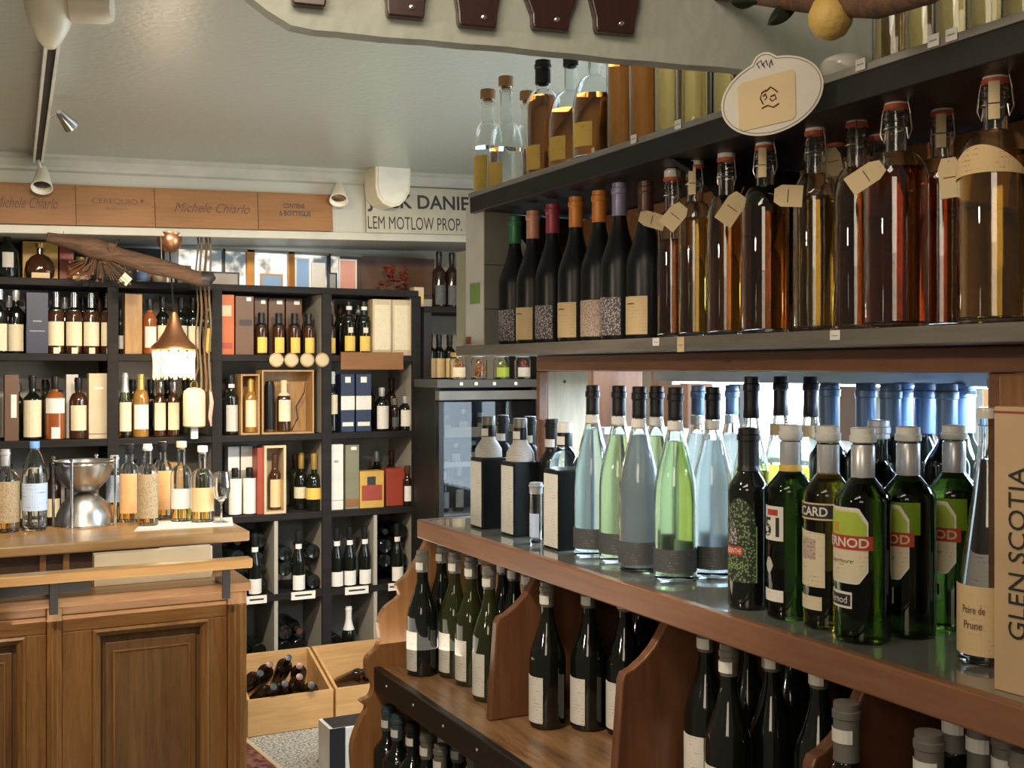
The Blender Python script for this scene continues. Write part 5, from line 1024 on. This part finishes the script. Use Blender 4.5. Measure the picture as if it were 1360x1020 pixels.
for r, z in ((.02, .0), (.028, .004), (.036, .018), (.037, .03), (.034, .036), (.02, .042), (0.001, .044)):
    vs += [(r*(1+(.035 if k % 2 else 0)*(z > .002 and z < .034))*math.cos(2*math.pi*k/n), r*(1+(.035 if k % 2 else 0)*(z > .002 and z < .034))*math.sin(2*math.pi*k/n), z) for k in range(n)]
mb.add(vs, [(i*n+k, i*n+(k+1) % n, (i+1)*n+(k+1) % n, (i+1)*n+k) for i in range(6) for k in range(n)], True); part('dish_body', mb, 'ceramic', o); part('foot_ring', MB().lathe([(.018, 0), (.02, 0), (.02, .003), (.018, .003)], 20), 'ceramic', o)
for px, x, z, mt in ((845, AX, zA, 'sticker'), (904, AX, zA, 'sticker'), (1147, AX, zA, 'sticker'), (1244, AX, zA, 'sticker'), (1268, AX, zA, 'sticker')):
    o = thing('price_ticket', 'x', 'price label', (x-.005, on_x(px, x).y, EYE+z-.006)); part('ticket', MB().box(-.0015, 0, -.009, .009, 0, .016), mt, o, .0004); reg(o, 'small white price ticket', 'along the black top shelf edge', px)
    part('print_line', MB().box(-.0018, -.0014, -.006, .006, .007, .009), 'box_grey', o)
for px, mt, hh in ((872, 'sticker', .014), (905, 'tag_paper', .026), (1110, 'sticker', .014)):
    o = thing('price_ticket', 'x', 'price label', (BXf-.0005, on_x(px, BXf).y, EYE+zB_-.001)); part('ticket', MB().box(-.0015, 0, -.010, .010, -hh, 0), mt, o, .0004); part('print_line', MB().box(-.0018, -.0014, -.006, .006, -hh*.6, -hh*.5), 'box_grey', o)
    reg(o, 'tan square price ticket' if mt == 'tag_paper' else 'small white price ticket', 'along the grey middle shelf edge', px)
# oval board
p = on_x(1025, 1.06, 127); o = thing('oval_sign', 'white oval board with tan square print hanging from the black top shelf', 'sign', p); d = Vector((-p.x, -p.y, 0)).normalized()
o.rotation_euler = (0, 0, math.atan2(d.y, d.x)+math.pi/2)
def ovl(off=0, wn=96):
    out = []; a, b_, tl = .0735-off, .0530-off, math.radians(22); bx_, bz_, br = -.0085, .0435, .0190-off
    for k in range(wn):
        th = 2*math.pi*k/wn; u, v = math.cos(th), math.sin(th); q = th-tl
        r = 1/math.sqrt((math.cos(q)/a)**2+(math.sin(q)/b_)**2); bb_ = u*bx_+v*bz_; disc = bb_*bb_-(bx_*bx_+bz_*bz_-br*br)
        if disc > 0: r = max(r, bb_+math.sqrt(disc))
        out.append((u*r, v*r))
    return out
part('board', MB().prism(ovl(), .003, lambda u, v, w_: (u, w_, v)), 'label_plain', o)
ring = MB(); a_, b2 = ovl(.0030), ovl(.0038); n_o = len(a_); ring.add([(u, -.0006, v) for u, v in a_]+[(u, -.0006, v) for u, v in b2], [(k, (k+1) % n_o, n_o+(k+1) % n_o, n_o+k) for k in range(n_o)]); part('border_line', ring, 'box_brown', o)
part('tan_panel', MB().prism([(-.044, -.044), (-.038, -.049), (.030, -.036), (.035, -.030), (.034, .030), (.030, .036), (-.040, .020), (-.046, .014)], .0014, lambda u, v, w_: (u-.002, -w_, v)), 'tag_paper', o)
em = MB()
for pts_ in ([(-.012, -.012), (-.016, -.004), (-.014, .004), (-.008, .008)], [(-.008, .006), (-.002, .012), (.004, .008), (.008, .004)], [(-.014, -.018), (-.006, -.014), (.002, -.017), (.010, -.012)], [(-.002, -.002), (.004, .001), (.006, -.005), (.0, -.008), (-.003, -.004)], [(-.012, -.001), (-.009, .003), (-.007, -.003), (-.010, -.006)]): em.tube([(u, -.0018, v) for u, v in pts_], .0011, 6)
part('emblem', em, 'print_brown', o); cr_ = MB()
for u in (-.007, 0, .007): cr_.tube([(-.010+u, -.0008, .040), (-.012+u*1.3, -.0008, .046), (-.008+u, -.0008, .051), (-.006+u, -.0008, .043)], .0008, 5)
part('crest', cr_, 'box_navy', o); part('hook', MB().tube([(0, .003, .050), (.03, .03, .055), (.055, .055, .047)], .0012, 6), 'wire', o)
# lemon, leaf and branch by the near ceiling edge
pL = on_x(1103, 1.05, 22); o = thing('lemon', 'yellow lemon hanging at the top near the golden infusion bottles', 'fruit', pL); part('fruit_body', MB().lathe([(0, -.031), (.008, -.030), (.02, -.024), (.028, -.010), (.029, .004), (.022, .020), (.010, .028), (.005, .033), (0, .034)], 28), 'lemon', o); part('stem', MB().tube([(0, 0, .03), (.003, .0, .045), (.01, .01, .06)], .0018, 6), 'dried', o)
pL2 = on_x(1035, 1.05, 4); o = thing('leafy_branch', 'dark gnarled branch with long leaves above the oval board', 'branch', pL2)
part('stem', MB().tube([on_x(px_, 1.06, py_)-pL2 for px_, py_ in ((890, -14), (950, -8), (1010, -6), (1060, 0), (1110, 2), (1165, 6), (1240, -10))], .018, 10, (.3, .55, .8, .9, 1.1, 1.0, .7)), 'log_bark', o)
def leafm(L, W, bend): 
    mb = MB(); N = 8; vs = []
    for i in range(N+1): t = i/N; w_ = W*math.sin(math.pi*min(1, t*.96+.04))**.8; z = -bend*t*t; vs += [(L*t, -w_, z+.003), (L*t, 0, z), (L*t, w_, z+.003), (L*t, 0, z-.001)]
    fs = []
    for i in range(N): a = i*4; fs += [(a, a+4, a+5, a+1), (a+1, a+5, a+6, a+2), (a+2, a+6, a+7, a+3), (a+3, a+7, a+4, a)]
    return mb.add(vs, fs, True)
for (lx_, ly_, lz_, rx, rz_, L, W) in ((.028, -.01, .004, (1.35, .62, 2.75), 0, .062, .012), (-.03, .01, .0, (1.3, .1, 2.9), 0, .045, .009), (.03, -.02, .0, (1.2, .5, .2), 0, .05, .012)):
    l_ = part('leaf', leafm(L, W, .012), 'leaf', o); l_.location = (lx_, ly_, lz_); l_.rotation_euler = rx
def ptop(px, py, z, H):
    p = on_z(px, py, z+H); return Vector((p.x, p.y, EYE+z))
# lower shelf D wine bottles
PD = 'on worn lower shelf'
def dsh(px, py, lab, look, cap='foil_grey', kind='burgundy', body='dark_glass', R=.0385, H=.292):
    return bottle(kind, R_(px, py, zD), R, H, body, cap, .17 if kind == 'burgundy' else .2, lab, (.045, .36) if lab else (.1, .4), 78, az=AZ-14, seg=28, neck_tag=.88, look=look, place=PD, px=px)
LK = 'olive wine bottle with white label'
for px, py, lab, bd in ((561, 894, 'label_white', 'dark_glass'), (604, 897, 'label_white', 'olive_glass'), (626, 907, 'label_white', 'olive_glass'), (650, 927, 'label_white', 'olive_glass'), (586, 876, 'label_white', 'dark_glass'), (669, 905, None, 'dark_glass'), (683, 922, None, 'dark_glass'), (702, 932, None, 'dark_glass'), (632, 878, None, 'dark_glass')):
    dsh(px, py, lab, LK if bd == 'olive_glass' else ('dark wine bottle with grey capsule' if lab else 'dark wine bottle set back in first bay'), body=bd, H=.300)
for px, py, lab in ((727, 963, 'label_white'), (752, 935, None), (782, 966, 'label_white'), (803, 938, None), (830, 972, 'label_white'), (848, 945, None), (776, 915, None), (820, 915, None)):
    dsh(px, py, lab, 'black wine bottle with white label' if lab else 'black wine bottle set back in second bay', H=.300)
for px, py, lab in ((933, 1050, 'label_white'), (968, 1098, 'label_white'), (993, 1045, None), (1025, 1100, None), (1050, 1040, None), (1088, 1125, None), (955, 1005, None), (1010, 1000, None)):
    dsh(px, py, lab, 'black wine bottle with white label in third bay' if lab else 'black wine bottle in third bay', H=.300)
for px, py in ((1120, 931), (1150, 915), (1208, 935), (1234, 972), (1270, 950), (1303, 963), (1338, 975), (1362, 992), (1180, 900), (1240, 905)):
    bottle('bordeaux', ptop(px, py, zD, .30), .036, .30, 'dark_glass', 'foil_grey', .26, None, (.1, .4), 80, az=AZ-14, seg=28, neck_tag=.86, look='dark bottle with wide grey green capsule', place=PD, px=px, caprad=.0035)
# lowest shelf E
for px, py, cp in ((515, 937, 'foil_teal'), (528, 949, 'foil_teal'), (567, 971, 'foil_grey'), (585, 987, 'foil_grey'), (608, 983, 'foil_grey'), (629, 998, 'foil_grey'), (548, 962, 'foil_black'), (590, 960, 'foil_black'), (655, 1010, 'foil_grey')):
    bottle('bordeaux', ptop(px, py, zE, .30), .036, .30, 'dark_glass', cp, .2, 'label_white', (.1, .4), 90, az=AZ-14, seg=24, neck_tag=.86, look='dark bottle with '+{'foil_teal': 'blue grey', 'foil_grey': 'grey', 'foil_black': 'black'}[cp]+' capsule', place='on lowest right shelf', px=px)
# nudge bottles that would touch: the farther one slides back along the line of sight
def relax():
    for it in range(160):
        moved = 0
        for i in range(len(RAD)):
            a, ra = RAD[i]
            for j in range(i+1, len(RAD)):
                b, rb2 = RAD[j]
                if abs(a.location.z-b.location.z) > .05: continue
                need = ra+rb2+.0015; dx, dy = a.location.x-b.location.x, a.location.y-b.location.y
                if abs(dx) > need or abs(dy) > need: continue
                g = need-math.hypot(dx, dy)
                if g <= 0: continue
                f = a if a.location.x**2+a.location.y**2 > b.location.x**2+b.location.y**2 else b; nr = b if f is a else a
                for q, sg in ((f, .0045), (nr, -.0012)):
                    if q.location.x > 1.50 and q.location.y < 3 and sg > 0: continue
                    l = math.hypot(q.location.x, q.location.y); q.location.x += q.location.x/l*sg; q.location.y += q.location.y/l*sg
                moved += 1
        for a, ra in RAD:
            if abs(a.location.z-EYE-zD) > .05 or a.location.x < 1: continue
            for yd in (2.150, 1.660, 1.185, .70):
                g = ra+.013-abs(a.location.y-yd)
                if g > 0 and a.location.x+ra > 1.045: a.location.y += min(g, .006)*(1 if a.location.y > yd else -1); moved += 1
        if not moved: break
    print('RELAX', it, moved)
relax()
finish_labels()
SUB = {'lettering': ('label', 'board', 'sign_board', 'red_band', 'carton_body'), 'print_line': ('label', 'ticket'), 'print_lines': ('card',), 'grape_motif': ('label',), 'sun_motif': ('label',), 'figure_motif': ('label',), 'label_sky': ('label',), 'border_line': ('board',), 'emblem': ('tan_panel', 'board'), 'handwriting': ('card',), 'nail': ('board',), 'gasket': ('stopper',), 'price_sticker': ('cap', 'neck'), 'red_mark': ('label',), 'handle': ('door',), 'lid_seam': ('box_body',), 'oval_field': ('oval_border',)}
for o in list(bpy.data.objects):
    if o.parent or 'category' not in o: continue
    ch = list(o.children)
    for c in ch:
        for want in SUB.get(c.name.split('.')[0], ()):
            hit = [x for x in ch if x.name.split('.')[0] == want and x is not c]
            if hit and hit[0].location.length < 1e-6: c.parent = hit[0]; break
